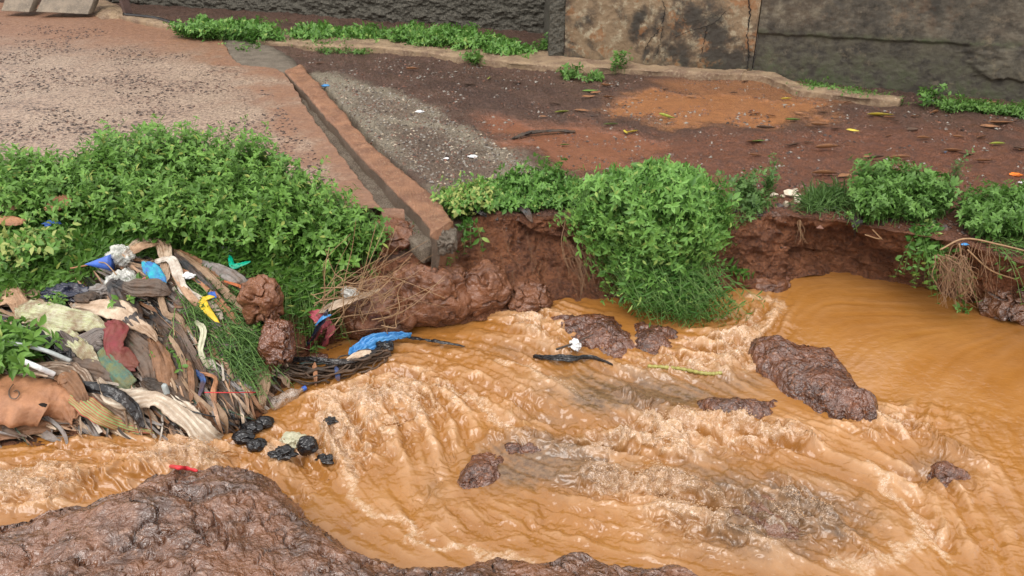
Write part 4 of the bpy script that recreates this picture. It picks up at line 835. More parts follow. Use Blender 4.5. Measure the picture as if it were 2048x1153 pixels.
# ------------------------------------------------------------------ rubbish: cloths and bags
def cloth(name, label, cat, path, mat, folds=3, amp=.012, seed=0, tree=None, wr=.006, thick=.003, twist=0, n=70, m=22, nrmv=None, parent=None, round_=.5, yd=None):
    """ribbon of cloth lying along photo points (px, py, width px, lift m), pleated lengthwise"""
    pts = []
    for a, b, w, lf in path:
        p, nn = hit(a, b, tree or hbvh) if yd is None else (at(a, b, yd-lf*.4), np.array([0, -.7, .7])); lf = lf if yd is None else 0; nn = nrm(.5*nn+.5*np.array([0, -.55, .83])) if nrmv is None else np.array(nrmv)
        pts.append([*(p+nn*lf), *nn, w/FPX*np.linalg.norm(p-CAM)])
    C = crom(np.array(pts), n); c = C[:, :3]; N_ = nrm(C[:, 3:6]); wd = np.maximum(C[:, 6], .004); T_ = nrm(np.gradient(c, axis=0)); A_ = nrm(np.cross(T_, N_)); N_ = nrm(np.cross(A_, T_)); N_ = N_*np.sign(N_[:, 2:3]+1e-9)
    v = np.linspace(-.5, .5, m); s = np.linspace(0, 1, n); Lg = np.linalg.norm(np.diff(c, axis=0), axis=1).sum()
    V_, S_ = np.meshgrid(v, s); ph = 1.6*pn2(S_*Lg*5, V_*2, seed)+S_*twist
    off = amp*(.8-2.6*np.abs(pn2(V_*folds*1.7+seed+.35*ph, S_*Lg*1.6+seed, seed)))*(.7+.5*pn2(S_*Lg*4+7, V_*3, seed+1))+amp*.5*pn2(V_*folds*4, S_*Lg*2, seed+8)+wr*fb2(S_*Lg*22, V_*wd[:, None]*40, 3, seed+2)+amp*.7*fb2(S_*Lg*7, V_*5, 2, seed+4)
    off -= (2*np.abs(V_))**3*wd[:, None]*.12*round_*2
    wj = wd[:, None]*(1+.22*pn2(S_*Lg*6, V_*0, seed+3)+.15*pn2(S_*Lg*20, V_*0+np.sign(V_), seed+5))
    P = c[:, None]+A_[:, None]*(V_*wj)[..., None]+N_[:, None]*off[..., None]
    wj = wj*(.62+.38*sstep(-.02, .12, S_)*sstep(1.02, .86, S_))
    P = c[:, None]+A_[:, None]*(V_*wj)[..., None]+N_[:, None]*off[..., None]
    e_ = (.02+.12*wd[:, None])*pn2(V_*wd[:, None]*30+3, S_*0, seed+6); P += T_[:, None]*(e_*(sstep(.12, 0, S_)-sstep(.88, 1, S_)))[..., None]
    o = obj(name, P.reshape(-1, 3), gridF(n, m), mat, parent, attrs=dict(u=V_*wd[:, None]/.12, v=S_*Lg))
    sol = o.modifiers.new('thickness', 'SOLIDIFY'); sol.thickness = thick; sol.offset = 0
    return o if parent is not None else tag(o, label, cat)
def bag(name, label, cat, px, py, rx, ry, rz, mat, seed=0, y=None, tree=None, lift=.0, rough=.35, rot=0, nu=90, nv=56, flat=1., pos=None):
    p = np.array(pos) if pos is not None else (at(px, py, y) if y else hit(px, py, tree or hbvh)[0])
    u = np.linspace(0, math.tau, nu); v = np.linspace(-math.pi/2, math.pi/2, nv); U, Vv = np.meshgrid(u, v); D = np.stack([np.cos(Vv)*np.cos(U), np.cos(Vv)*np.sin(U), np.sin(Vv)], -1)
    rough *= .75; k = 1+rough*(fb3(D[..., 0]*1.6+seed, D[..., 1]*1.6, D[..., 2]*1.6, 2, seed))-rough*.45*np.abs(fb3(D[..., 0]*2.6, D[..., 1]*2.6+seed, D[..., 2]*2.6, 2, seed+4))-rough*.10*np.abs(fb3(D[..., 0]*8, D[..., 1]*8+seed, D[..., 2]*8, 2, seed+5))
    Pq = D*np.array([rx, ry, rz])*k[..., None]; ca, sa = math.cos(rot), math.sin(rot); Pq = np.stack([Pq[..., 0]*ca-Pq[..., 1]*sa, Pq[..., 0]*sa+Pq[..., 1]*ca, Pq[..., 2]], -1); Pq[:, -1] = Pq[:, 0]
    o = obj(name, (Pq+p+np.array([0, 0, lift])).reshape(-1, 3), gridF(nv, nu), mat); return tag(o, label, cat)
M['blue_rag'] = m_cloth('dirty_blue_rag', (.04,.11,.30), (.02,.05,.14), .5, .6)
CLOTHS = [
 ('rag','crumpled peach cloth at the left edge above the leafy plant','cloth',[(-30,598,40,.06),(20,604,44,.08),(48,622,30,.09),(66,640,22,.07)],'c_peach',3,.02),
 ('rag','flat dusty tan cloth behind the navy plastic','cloth',[(20,590,22,.03),(80,596,30,.05),(135,605,26,.06)],'c_tan',2,.008),
 ('netting','lime green and white netting spread across the left of the heap','netting',[(40,634,20,.12),(80,640,40,.13),(140,655,46,.13),(195,668,34,.12),(228,690,16,.1)],'c_limewhite',6,.012),
 ('netting','torn end of lime netting trailing down beside the leafy plant','netting',[(70,648,22,.09),(100,672,34,.10),(145,695,30,.10),(185,720,26,.09),(215,738,16,.07)],'c_limewhite',5,.010),
 ('cloth','cream cloth with a white hem draped over the middle of the heap','cloth',[(190,628,18,.15),(225,642,46,.16),(268,664,34,.15),(300,684,18,.13),(318,700,5,.11)],'c_cream',2,.010),
 ('cloth','grey pin striped cloth bunched under the lime netting','cloth',[(130,690,14,.12),(170,698,42,.13),(205,700,44,.13),(232,692,26,.12)],'c_greystripe',5,.014),
 ('cloth','dark maroon cloth hanging down the middle of the heap','cloth',[(216,676,20,.14),(238,692,40,.15),(258,718,44,.14),(272,750,36,.11)],'c_maroon',1,.008),
 ('cloth','black and brown rolled cloth tied at the start of the cream cloth','cloth',[(150,628,22,.14),(172,628,28,.17),(192,636,22,.14)],'c_dark',3,.02),
 ('plastic_sheet','charcoal plastic sheet arched over the centre of the heap','plastic sheet',[(305,598,14,.12),(262,590,22,.16),(232,606,34,.17),(246,640,44,.15),(285,672,34,.13),(322,698,14,.1)],'c_charcoal',3,.016),
 ('cloth','long brown pleated cloth hanging right of the maroon cloth','cloth',[(228,656,10,.10),(262,690,34,.11),(292,735,44,.10),(315,790,38,.07)],'c_taupe',6,.014),
 ('cloth','blue green patterned cloth scrap under the maroon cloth','cloth',[(216,712,16,.10),(236,738,36,.11),(258,775,30,.08),(270,790,14,.06)],'c_tealpat',2,.01),
 ('cloth','dark olive cloth folded beneath the grey striped cloth','cloth',[(110,725,18,.07),(160,738,30,.09),(215,755,34,.08),(240,790,22,.05)],'c_taupe',3,.012),
 ('plastic_sheet','wet black plastic running under the netting to the tattered weave','plastic sheet',[(75,668,22,.07),(120,700,36,.08),(160,722,30,.08),(185,745,18,.07)],'p_black',3,.014),
 ('cloth','tattered white woven cloth below the grey tube','cloth',[(0,735,16,.10),(60,746,28,.11),(120,756,26,.12),(180,768,34,.12),(215,800,30,.10),(250,840,34,.07),(275,862,24,.03)],'c_tatter',3,.012),
 ('cloth','long twisted white cloth reaching down to the water','cloth',[(212,778,10,.12),(250,800,34,.14),(310,822,44,.13),(370,848,46,.12),(425,878,36,.09),(480,908,22,.06)],'c_whitestripe',4,.016),
 ('strap','black strap lying along the left of the long white cloth','strap',[(150,725,8,.14),(180,752,16,.15),(220,790,20,.15),(262,832,20,.12),(300,862,14,.09)],'p_black',1,.004),
 ('cloth','big rust brown cloth with a hole at the lower left','cloth',[(-60,800,110,.10),(10,806,120,.13),(70,812,108,.14),(120,826,84,.12),(165,842,40,.08)],'c_rust',2,.014),
 ('cloth','muddy brown hem of cloth trailing in the water at the lower left','cloth',[(-40,868,40,.05),(40,862,36,.06),(110,852,26,.05),(170,848,14,.05)],'c_brown',3,.012),
 ('cloth','red and green striped cloth along the water edge','cloth',[(130,788,12,.12),(165,812,30,.13),(210,842,30,.11),(262,862,18,.07),(310,872,8,.04)],'c_redgreen',2,.008),
 ('cloth','rumpled brown paper like cloth beside the white tube','cloth',[(130,775,20,.13),(160,782,34,.14),(185,800,26,.13),(195,820,12,.11)],'c_brown',2,.012),
 ('cloth','beige cloth twisted over the top of the heap','cloth',[(262,518,22,.12),(298,512,26,.14),(330,524,24,.14),(346,552,20,.13),(330,585,18,.12)],'c_cream',3,.014),
 ('cloth','pale orange cloth lying between the clear bag and the beige cloth','cloth',[(262,530,18,.13),(290,520,24,.13),(318,518,18,.13)],'c_peach',2,.01),
 ('cloth','white strip of cloth running down from the top of the heap','cloth',[(322,536,12,.13),(352,555,17,.14),(388,588,17,.13),(420,622,13,.11),(448,650,10,.1)],'c_white',1,.006),
 ('cloth','turquoise and blue patterned scrap near the top of the heap','cloth',[(306,556,14,.14),(322,566,26,.15),(336,580,18,.13)],'c_turq',2,.008),
 ('cloth','purple grey pleated cloth below the turquoise scrap','cloth',[(276,588,16,.15),(300,578,32,.16),(330,584,30,.14),(352,596,12,.12)],'c_taupe',5,.012),
 ('cloth','small pink rag peeping out under the purple grey cloth','cloth',[(282,590,8,.15),(298,592,10,.155)],'c_pink',1,.003),
 ('cloth','greyish white ribbed bag skin at the upper right of the heap','cloth',[(408,548,14,.11),(440,562,30,.13),(470,582,32,.12),(492,598,16,.09)],'c_grey',5,.012),
 ('cloth','long tan strip near the upper right edge of the heap','strip',[(345,524,10,.12),(400,560,16,.12),(450,605,16,.11),(500,652,14,.08),(530,680,8,.05)],'c_tan',1,.006),
 ('cloth','brown cloth strip along the crest toward the blocky rock','strip',[(335,515,10,.1),(385,538,20,.11),(440,575,20,.1),(490,612,14,.07)],'c_brown',2,.008),
 ('cloth','dark slate cloth strip between two brown strips','strip',[(350,535,10,.12),(392,570,18,.12),(430,606,15,.11),(460,640,8,.09)],'c_charcoal',2,.008),
 ('cloth','rust coloured strip under the long tan strip','strip',[(355,552,8,.11),(400,590,15,.11),(450,634,14,.1),(500,685,10,.06)],'c_rust',1,.006),
 ('cloth','beige strip across the shoulder ending by the yellow wrapper','strip',[(350,570,8,.10),(382,606,14,.11),(412,640,12,.1)],'c_peach',1,.006),
 ('cloth','pale bark like strip lying right of the charcoal sheet','strip',[(318,590,8,.12),(345,625,12,.12),(356,655,10,.1),(372,690,6,.08)],'c_tan',1,.005),
 ('cord','bright orange strip crossing the right shoulder of the heap','strip',[(452,584,5,.12),(480,596,6,.13),(515,612,6,.11),(540,626,4,.08)],'c_orange',1,.002),
 ('netting','orange mesh rag at the right end of the heap','netting',[(470,628,14,.10),(505,640,24,.10),(538,652,18,.08),(552,662,8,.06)],'c_orange',4,.008),
 ('cloth','grey brown strip ending in a point above the wet red rock','strip',[(500,634,12,.10),(540,650,18,.11),(566,668,12,.1),(578,682,4,.08)],'c_grey',2,.006),
 ('plastic_scrap','white and blue plastic scrap hanging in the green stems','plastic scrap',[(392,662,9,.11),(406,685,11,.11),(414,712,10,.10),(425,735,8,.08)],'p_dirty',1,.005),
 ('wrapper','long yellow wrapper lying on the green stems','wrapper',[(424,620,8,.15),(430,638,17,.16),(436,664,9,.14)],'p_yellow',0,.003),
 ('plastic_scrap','small blue label scrap above the yellow wrapper','plastic scrap',[(418,606,14,.14),(434,616,16,.14)],'p_blueflat',1,.003),
 ('plastic_scrap','blue plastic strip deep in the dark hollow of the heap','plastic scrap',[(392,748,9,.07),(404,770,9,.07),(402,806,8,.06)],'blue_rag',2,.006),
 ('cloth','narrow ochre bark strip hanging left of the blue strip','strip',[(378,742,8,.1),(390,775,11,.1),(392,812,8,.07)],'c_brown',1,.004),
 ('cloth','curled rust strip hanging right of the blue strip','strip',[(405,742,5,.1),(425,772,7,.1),(430,802,10,.08),(432,840,5,.05)],'c_rust',1,.004),
 ('cloth','black wet cloth hanging in the centre hollow of the heap','cloth',[(330,650,16,.07),(350,700,40,.07),(368,760,44,.06),(385,820,30,.04)],'c_dark',5,.014),
 ('cloth','dark brown cloth draped left of the centre hollow','cloth',[(300,690,14,.08),(322,735,34,.08),(340,790,36,.06),(356,835,22,.04)],'c_brown',5,.012),
 ('cloth','tan frayed strip hanging from the middle of the rags','strip',[(340,690,6,.1),(362,735,9,.1),(372,775,6,.08)],'c_tan',1,.004),
 ('cloth','taupe strip hanging near the green stems','strip',[(360,640,10,.09),(390,690,22,.09),(415,745,18,.08)],'c_taupe',3,.01),
 ('cloth','tan rag hanging over the water below the green stems','rag',[(455,752,9,.08),(470,775,17,.07),(474,800,6,.05)],'c_tan',2,.006),
 ('cloth','frayed brown rag hanging behind the bottle','rag',[(516,748,24,.10),(522,780,24,.09),(524,820,14,.07),(530,850,10,.05)],'c_tan',5,.01),
 ('cloth','black rag dangling left of the frayed brown rag','rag',[(440,770,26,.05),(455,810,36,.04),(470,850,26,.03)],'c_dark',4,.012),
 ('cloth','muddy brown rag at the dark hollow near the water','rag',[(400,815,18,.06),(425,842,26,.05),(440,868,18,.03)],'c_brown',3,.012),
 ('cloth','dark grey rag just above the middle of the long white cloth','rag',[(290,770,20,.09),(330,800,30,.09),(380,836,24,.07),(430,866,12,.05)],'c_dark',3,.012),
 ('wrapper','green plastic strip lying over the blocky rock','plastic scrap',[(462,540,8,.13),(484,548,10,.14),(514,549,9,.14)],'p_green',0,.002),
 ('wrapper','white wrapper with blue and yellow print lying on the flattened weeds','wrapper',[(436,518,16,.12),(460,524,22,.14),(482,524,12,.13)],'p_white',2,.006),
 ('cloth','brown cardboard piece under the weeds by the striped white tip','cardboard',[(122,462,22,.28),(142,455,30,.30),(162,447,20,.30)],'c_rust',1,.004),
 ('cloth','brown cloth strip in the weeds right of the blue bag','rag',[(14,476,14,.26),(50,480,18,.27),(84,490,10,.25)],'c_rust',2,.006),
 ('cloth','long brown muddy cloth at the left edge beneath the upper weeds','rag',[(-20,446,12,.24),(25,452,14,.25),(60,460,6,.24)],'c_brown',2,.006),
]
for i, (nm, lb, ct, pth, mt_, fo, am) in enumerate(CLOTHS):
    cloth(nm, lb, ct, pth, M[mt_], fo, am, 300+i*7, round_=1. if pth[0][2] > 60 else .5)
rc = next(o for o in bpy.data.objects if o.get('label', '').startswith('big rust brown')); rcb = BVHTree.FromPolygons([(v.co+rc.location)[:] for v in rc.data.vertices], [p.vertices[:] for p in rc.data.polygons])
C = crom(np.array([hit(a, b, rcb)[0]+[0, -.012, .012] for a, b in [(30,770),(22,782),(24,796),(35,799),(42,790),(38,782),(31,785)]]), 40); MB().tube(C, .0035, 4).build('printed_curl', M['c_taupe'], rc)
hc = hit(90, 812, rcb)[0]+np.array([0, -.012, .012]); a_ = np.linspace(0, math.tau, 15)[:-1]; hv_ = np.array([hc]+[hc+np.array([math.cos(t)*.022*(1+.3*math.sin(3*t)), 0, math.sin(t)*.016]) for t in a_]); obj('torn_hole', hv_, [[0, i+1, (i+1) % 14+1] for i in range(14)], M['crack'], rc)
# things in the rubbish that are not cloth
bag('plastic_bag','crumpled navy black plastic at the left of the heap','plastic bag',140,612,.16,.08,.06,M['p_navy'],3,lift=.09,rough=.7)
bag('plastic_bag','clear crinkled plastic bag on the very top of the heap','plastic bag',250,545,.085,.07,.075,M['clear'],5,lift=.12,rough=.6)
bag('plastic_bag','translucent bag stuffed with grey rags below the clear bag','plastic bag',256,590,.10,.08,.10,M['clear'],7,lift=.08,rough=.5)
bag('rag_bundle','grey and beige rag bundle below the blue cone','rag',218,600,.11,.08,.05,M['c_grey'],9,lift=.07,rough=.8)
bag('plastic_bag','blue bag half hidden in the weeds at the left edge','plastic bag',4,462,.075,.06,.05,M['p_blueflat'],11,lift=.24,rough=.6)
bag('plastic_bag','dark grey net bag below the blue bag in the weeds','plastic bag',8,484,.07,.05,.04,M['c_charcoal'],13,lift=.22,rough=.6)
bag('plastic_scrap','blue plastic scrap in the flattened weeds','plastic scrap',118,498,.06,.03,.018,M['p_blueflat'],15,lift=.20,rough=.6)
bag('foam_piece','small white foam piece on the bank at the left','foam',61,554,.032,.028,.022,M['p_white'],17,lift=.10,rough=.3)
bag('plastic_scrap','white printed tip poking from the brown cardboard','plastic scrap',121,464,.025,.02,.05,M['p_white'],18,lift=.29,rough=.4)
bag('plastic_bag','pale crushed carton at the upper right of the rubbish, with a grey lid','carton',384,590,.04,.03,.02,M['p_white'],19,lift=.14,rough=.5)
c0, _ = hit(216, 556, hbvh); mb = MB(); ax = nrm(np.array([-.93, -.1, -.02])); 
t_ = np.linspace(0, 1, 14); mb.tube(c0[None]+np.array([.06, -.02, .12])+ax*(.17*t_)[:, None], .055*(1-t_)+.001, 20); o = mb.build('plastic_cone', M['p_blueflat']); tag(o, 'blue plastic cone pointing left at the top of the heap', 'plastic cone')
def rod(name, label, cat, pts, r, mat, k=10, tree=None, n=40, wob=0, taper=0, seed=0):
    q = [hit(a, b, tree or hbvh)[0]+np.array([0, -.3*lf, lf]) for a, b, lf in pts]; C = crom(np.array(q), n)
    if wob: C += wob*np.stack([pn2(np.arange(n)*.3, np.zeros(n), seed+j) for j in range(3)], 1)
    o = MB().tube(C, r*(1-taper*np.linspace(0, 1, n)), k).build(name, mat); return tag(o, label, cat)
rod('pipe', 'thin grey plastic pipe lying across the left side of the heap', 'pipe', [(-40,720,.17),(40,728,.18),(110,740,.17),(162,757,.15)], .013, M['p_grey'])
rod('pipe', 'short white plastic tube on the rust brown cloth', 'pipe', [(72,764,.18),(100,776,.18),(132,788,.17)], .016, M['p_white'])
rod('stick', 'thin red stick pointing into the weeds from the blue cone', 'stick', [(155,564,.12),(180,562,.13),(206,558,.14)], .006, M['c_rust'], 6)
rod('stick', 'curved pale twig sticking up in front of the clear bag', 'stick', [(216,562,.16),(235,575,.2),(252,590,.17)], .004, M['twig'], 5)
rod('stick', 'white splinter of wood on the rust brown cloth by the tube', 'stick', [(78,784,.17),(120,792,.17)], .007, M['c_cream'], 5)
rod('cable', 'black cable looping from the heap toward the water', 'cable', [(330,820,.10),(370,838,.11),(420,852,.10),(480,856,.08),(545,848,.06)], .005, M['p_black'], 6, wob=.01)
rod('cable', 'thin red cord stretched across the dark hollow', 'cord', [(420,812,.12),(470,812,.12),(530,806,.10)], .003, M['p_red'], 5)
hc = hit(93, 812, hbvh)[0]; bag('dark_hole', '', '', 0, 0, .014, .01, .012, M['crack'], 3, pos=hc+np.array([0, -.08, .14])); bpy.data.objects.remove(bpy.data.objects['dark_hole'])
p0 = hit(348, 783, hbvh)[0]+np.array([0, -.09, .07]); mb = MB(); tt_ = np.linspace(0, 1, 10)
mb.tube(p0+np.array([.004, -.0, -.045])[None]*(tt_[:, None]*2-1)*1., .018*np.sqrt(np.clip(1-(2*tt_-1)**8, .05, 1)), 14); o = mb.build('buckle', M['p_grey']); tag(o, 'small grey oval plastic piece in the dark rags', 'plastic scrap')
e_l = hit(348, 783, hbvh)[0]

# chaos between the named pieces: thin torn strips nobody could count, all one mass
gs_ = np.random.default_rng(77); VV, FF, MI = [], [], []; nv_ = 0
names = ['c_brown','c_tan','c_dark','c_taupe','c_charcoal','c_peach','c_tealpat','c_grey','p_black','c_dark','c_brown','c_cream','c_taupe','c_white','c_peach','c_grey','c_cream','c_grey']
cnt = 0
def strip(P4, n=16):
    global nv_, cnt
    C = crom(np.array(P4), n); c = C[:, :3]; T_ = nrm(np.gradient(c, axis=0)); A_ = nrm(np.cross(T_, np.array([0, -.6, .8]))); v = np.linspace(-.5, .5, 7)
    wv = C[:, 3:4]*(1+.35*pn2(np.arange(n)*.35, np.zeros(n)+cnt, 5))[:, None]
    off = .010*fb2(np.arange(n)[:, None]*.35+cnt, v[None, :]*3, 2, 9)-C[:, 3:4]*.35*np.abs(pn2(v[None, :]*4+cnt, np.arange(n)[:, None]*.12, 8))-C[:, 3:4]*.5*v[None, :]**2
    Pq = c[:, None]+A_[:, None]*(v[None, :]*wv)[..., None]+np.array([0, -.6, .8])*off[..., None]
    VV.append(Pq.reshape(-1, 3)); f_ = gridF(n, 7)+nv_; FF.append(f_); MI.extend([gs_.integers(len(names))]*len(f_)); nv_ += n*7; cnt += 1
while cnt < 150:
    a = gs_.uniform(250, 440) if cnt < 95 else gs_.uniform(-60, 200); b = (505+(a-250)*.16+gs_.uniform(8, 60)) if cnt < 95 else gs_.uniform(615, 800)
    th1 = gs_.uniform(.3, .75) if cnt < 95 else gs_.uniform(-.05, .45); ln = gs_.uniform(140, 330); w = gs_.uniform(2.5, 11); curl = gs_.uniform(.0, .14)*(1.6 if a < 330 else .6); P4 = []; x, y = a, b
    for q in range(7):
        if sdf(hp_, np.array([x]), np.array([y]))[0] < -6: break
        p, nn = hit(x, y, hbvh); P4.append([*(p+np.array([0, -.62, .78])*gs_.uniform(.03, .075)), w/FPX*np.linalg.norm(p-CAM)*(1 if 0 < q < 5 else .6)]); x += math.cos(th1)*ln/6; y += math.sin(th1)*ln/6; th1 += curl+gs_.normal(0, .06)
    if len(P4) > 3: strip(P4, 44)
while cnt < 900:
    a, b = gs_.uniform(-60, 560), gs_.uniform(515, 870)
    if sdf(hp_, np.array([a]), np.array([b]))[0] < 6: continue
    th0 = math.atan2(b-430, a-60)+gs_.normal(0, .28); 
    if a < 130: th0 = gs_.normal(.35, .3)
    th0 = th0*.6+.4*np.interp(b, [520, 700, 860], [.4, .9, 1.2] if a > 200 else [.1, .35, .6]); ln = gs_.uniform(50, 210); w = gs_.uniform(1.2, 7)*(1 if gs_.random() < .85 else 2.2); P4 = []
    for q in range(4):
        f = q/3-.5; x, y = a+math.cos(th0)*ln*f, b+math.sin(th0)*ln*f; th0 += gs_.normal(0, .2)
        p, nn = hit(x, y, hbvh); P4.append([*(p+np.array([0, -.62, .78])*gs_.uniform(.015, .075)), w/FPX*np.linalg.norm(p-CAM)*(1 if 0 < q < 3 else gs_.uniform(.05, .6))])
    strip(P4)
so = obj('torn_strips', np.vstack(VV), np.vstack(FF), [M[k] for k in names], midx=MI, world=True); tag(so, 'small torn strips of rag and bark all through the rubbish heap', 'rags', kind='stuff')
# ------------------------------------------------------------------ trees beyond the wall: out of the frame, they stand in the water's reflections
def tree(x, y, hgt, r, seed, label):
    g = np.random.default_rng(seed); e_ = empty('mango_tree', (x, y, .8), label, 'tree', 'mango trees beyond the wall')
    mb = MB(); mb.tube(crom(np.array([[x, y, .8], [x+.2, y, hgt*.3], [x-.1, y+.2, hgt*.55], [x, y, hgt*.8]]), 14), np.linspace(.3, .1, 14), 9)
    ends = []
    for k in range(9):
        a = k*math.tau/9+g.normal(0, .3); h0 = hgt*g.uniform(.32, .6); end = np.array([x+math.cos(a)*r*.75, y+math.sin(a)*r*.7, h0+hgt*g.uniform(.1, .35)]); ends.append(end)
        mb.tube(crom(np.array([[x, y, h0], [x+math.cos(a)*r*.35, y+math.sin(a)*r*.3, h0+hgt*.12], end]), 8), np.linspace(.11, .03, 8), 6)
    mb.build('trunk', M['stem_d'], e_)
    n = 5200; cl = np.array(ends+[[x, y, hgt*.85], [x+r*.3, y, hgt*.8], [x-r*.35, y-.3, hgt*.75]]); k = g.integers(len(cl), size=n); d = nrm(g.normal(0, 1, (n, 3)))
    B = cl[k]+d*np.array([r*.42, r*.4, r*.3])*(g.random((n, 1))**.4); V = leafmesh(B, nrm(d+np.array([0, 0, -.5])+g.normal(0, .4, (n, 3))), nrm(d+[0, 0, .8]), g.uniform(.18, .34, n), .8)
    obj('crown', V, leaffaces(n), M['leaf_far'], e_, attrs=dict(tint=np.repeat(g.random(n)*.5, 11), pale=np.zeros(n*11)))
for x, y, h_, r, sd, lb in [(-6, 17, 11, 3.6, 1, 'broad mango tree behind the stone wall'), (.6, 16, 10, 3.2, 2, 'mango tree behind the pillar'), (6.5, 14.5, 10.5, 3.5, 3, 'mango tree behind the ochre and dark wall panels'), (12.5, 12.5, 10.5, 3.8, 4, 'tall mango tree at the far right behind the dark wall')]:
    tree(x, y, h_, r, sd, lb)

# ------------------------------------------------------------------ top left: slabs, post, pipe
M['slab'] = m_conc('weathered_slab', (.24,.19,.14), (.15,.12,.09), (.32,.26,.2), .7, 1.5); M['rust'] = m_conc('rusty_post', (.10,.055,.045), (.06,.035,.03), (.15,.08,.06), .6, 4)
for i, (pts, lb) in enumerate([([(2,22),(58,25),(78,-30),(22,-30)], 'tilted grey concrete slab in the top left corner'), ([(72,24),(176,29),(200,-30),(98,-30)], 'wide tilted grey concrete slab left of the pale broken one')]):
    y0 = G(pts[0][0], pts[0][1], .97)[1]; q = [at(a, b, y0+(0 if k < 2 else .45)) for k, (a, b) in enumerate(pts)]; q = np.array(q); n_ = 40
    u, v = np.meshgrid(np.linspace(0, 1, n_), np.linspace(0, 1, n_)); Pf = (q[0]*(1-u)[..., None]+q[1]*u[..., None])*(1-v)[..., None]+(q[3]*(1-u)[..., None]+q[2]*u[..., None])*v[..., None]
    Pf[..., 1] += .02*fb2(Pf[..., 0]*5, Pf[..., 2]*5, 4, i); Pb = Pf+np.array([0, .22, .02]); P_ = np.concatenate([Pb[:1], Pf, Pb[::-1][:1]*0+Pb[-1:]], 0)
    L0 = P_[:, :1]+np.array([0, .22, 0]); R0 = P_[:, -1:]+np.array([0, .22, 0]); P_ = np.concatenate([L0, P_, R0], 1)
    o = obj('concrete_slab', P_.reshape(-1, 3), gridF(*P_.shape[:2]), M['slab']); tag(o, lb, 'concrete slab')
pb = G(216, 30, .9); o = flat_rock('concrete_slab', 'pale broken concrete piece behind the rusty post', [(186,22),(200,10),(235,6),(250,14),(248,28),(205,30)], .05, 301, zb=.92, mat=M['strip'], amp=.5); o['category'] = 'concrete slab'
b_ = G(262, 46, .8); mb = MB(); t_ = np.linspace(0, 1, 10)[:, None]; mb.tube(b_+np.array([-.16, 0, 1.6])*t_+np.array([0, 0, -.03]), .085, 4); o = mb.build('post', M['rust'], smooth=False); tag(o, 'square rusty iron post leaning slightly at the top left', 'post')
def ground_pts(pts, lift): 
    out = []
    for a, b in pts:
        p = rdbvh.ray_cast(Vector(CAM), Vector(ray(a, b)).normalized())[0]; q = hit(a, b)[0]; p = np.array(p) if p and np.linalg.norm(np.array(p)-CAM) < np.linalg.norm(q-CAM) else q; out.append(p+np.array([0, 0, lift]))
    return np.array(out)
C = crom(ground_pts([(250,38),(310,45),(350,56),(400,67),(450,74),(517,79)], .07), 60); o = MB().tube(C, .033, 12).build('pipe', M['p_black']); tag(o, 'black pipe curving from the post to the tan footing over the puddle', 'pipe')
# puddle water at the head of the drain
pq = crom(np.array([G(a, b, .765) for a, b in [(452,100),(520,96),(575,118),(588,140),(560,158),(500,140),(462,118),(452,100)]]), 60)
o = obj('puddle', np.vstack([pq.mean(0), pq]), [[0, i+1, i+2] for i in range(59)], m_plain('puddle_water', (.13,.12,.07), .08, .6, .5, 3, .002), world=True); tag(o, kind='structure')

# cracks in the plaster
def on_wall(px, py, lift=.02):
    # where the sight line meets the ochre / dark wall plane
    d = ray(px, py); A = np.array([*A0, 0]); t = (A1-A0)/np.linalg.norm(A1-A0); nw = np.array([t[1], -t[0], 0]); s = ((A-CAM)@nw)/(d@nw); return CAM+d*s+nw*lift
for i, (pts, r, lb) in enumerate([([(1498,0),(1500,30),(1495,70),(1498,110),(1493,145)], .013, 'tall black joint crack between the ochre and the dark wall panels'),
      ([(1325,0),(1330,25),(1318,60),(1300,80),(1290,100)], .006, 'branching crack running down the middle of the ochre panel'), ([(1330,25),(1325,50),(1322,80),(1312,112)], .005, 'thin crack forking right of the branching crack'),
      ([(1452,22),(1430,45),(1405,55),(1380,62),(1350,75)], .005, 'slanting crack in the right half of the ochre panel'), ([(1415,52),(1408,85),(1400,125)], .006, 'vertical crack below the slanting one')]):
    C = np.array([on_wall(a, b, .004) for a, b in pts]); C = crom(C, 60); C[:, 0] += .022*fb2(np.arange(60)*.35, np.zeros(60)+i, 3, i); o = MB().tube(C, .6*r*(1+.4*pn2(np.arange(60)*.5, np.zeros(60), i)), 4).build('wall_crack', M['crack']); tag(o, lb, 'crack', 'cracks in the plaster walls')

# ------------------------------------------------------------------ ground litter
gl = np.random.default_rng(3)
def litter(name, label, poly, n, z, smin, smax, mats, seed, flat=.6, road=False, dens=None):
    g = np.random.default_rng(seed); xy = inpoly(poly, n, z, g)
    if dens is not None: xy = xy[fb2(xy[:, 0]*dens, xy[:, 1]*dens, 3, seed) > -.02]
    ctr = ontop(xy); n = len(ctr); base = np.array([[1,0,0],[-1,0,0],[0,1,0],[0,-1,0],[0,0,1],[0,0,-1]], float); f = np.array([[0,2,4],[2,1,4],[1,3,4],[3,0,4],[2,0,5],[1,2,5],[3,1,5],[0,3,5]])
    s = smin+(smax-smin)*g.random(n)**3; V = base[None]*(s[:, None, None]*(.6+.8*g.random((n, 6, 1))))*np.array([1, 1, flat]); a = g.random(n)*math.tau; ca, sa = np.cos(a)[:, None], np.sin(a)[:, None]
    V = np.stack([V[..., 0]*ca-V[..., 1]*sa, V[..., 0]*sa+V[..., 1]*ca, V[..., 2]], -1)+ctr[:, None]+g.normal(0, .15, (n, 6, 3))*s[:, None, None]
    F = (f[None]+6*np.arange(n)[:, None, None]).reshape(-1, 3); mi = np.repeat(g.integers(len(mats), size=n), 8)
    o = obj(name, V.reshape(-1, 3), F, [M[k] for k in mats], smooth=False, midx=mi, world=True); return tag(o, label, 'gravel', kind='stuff')
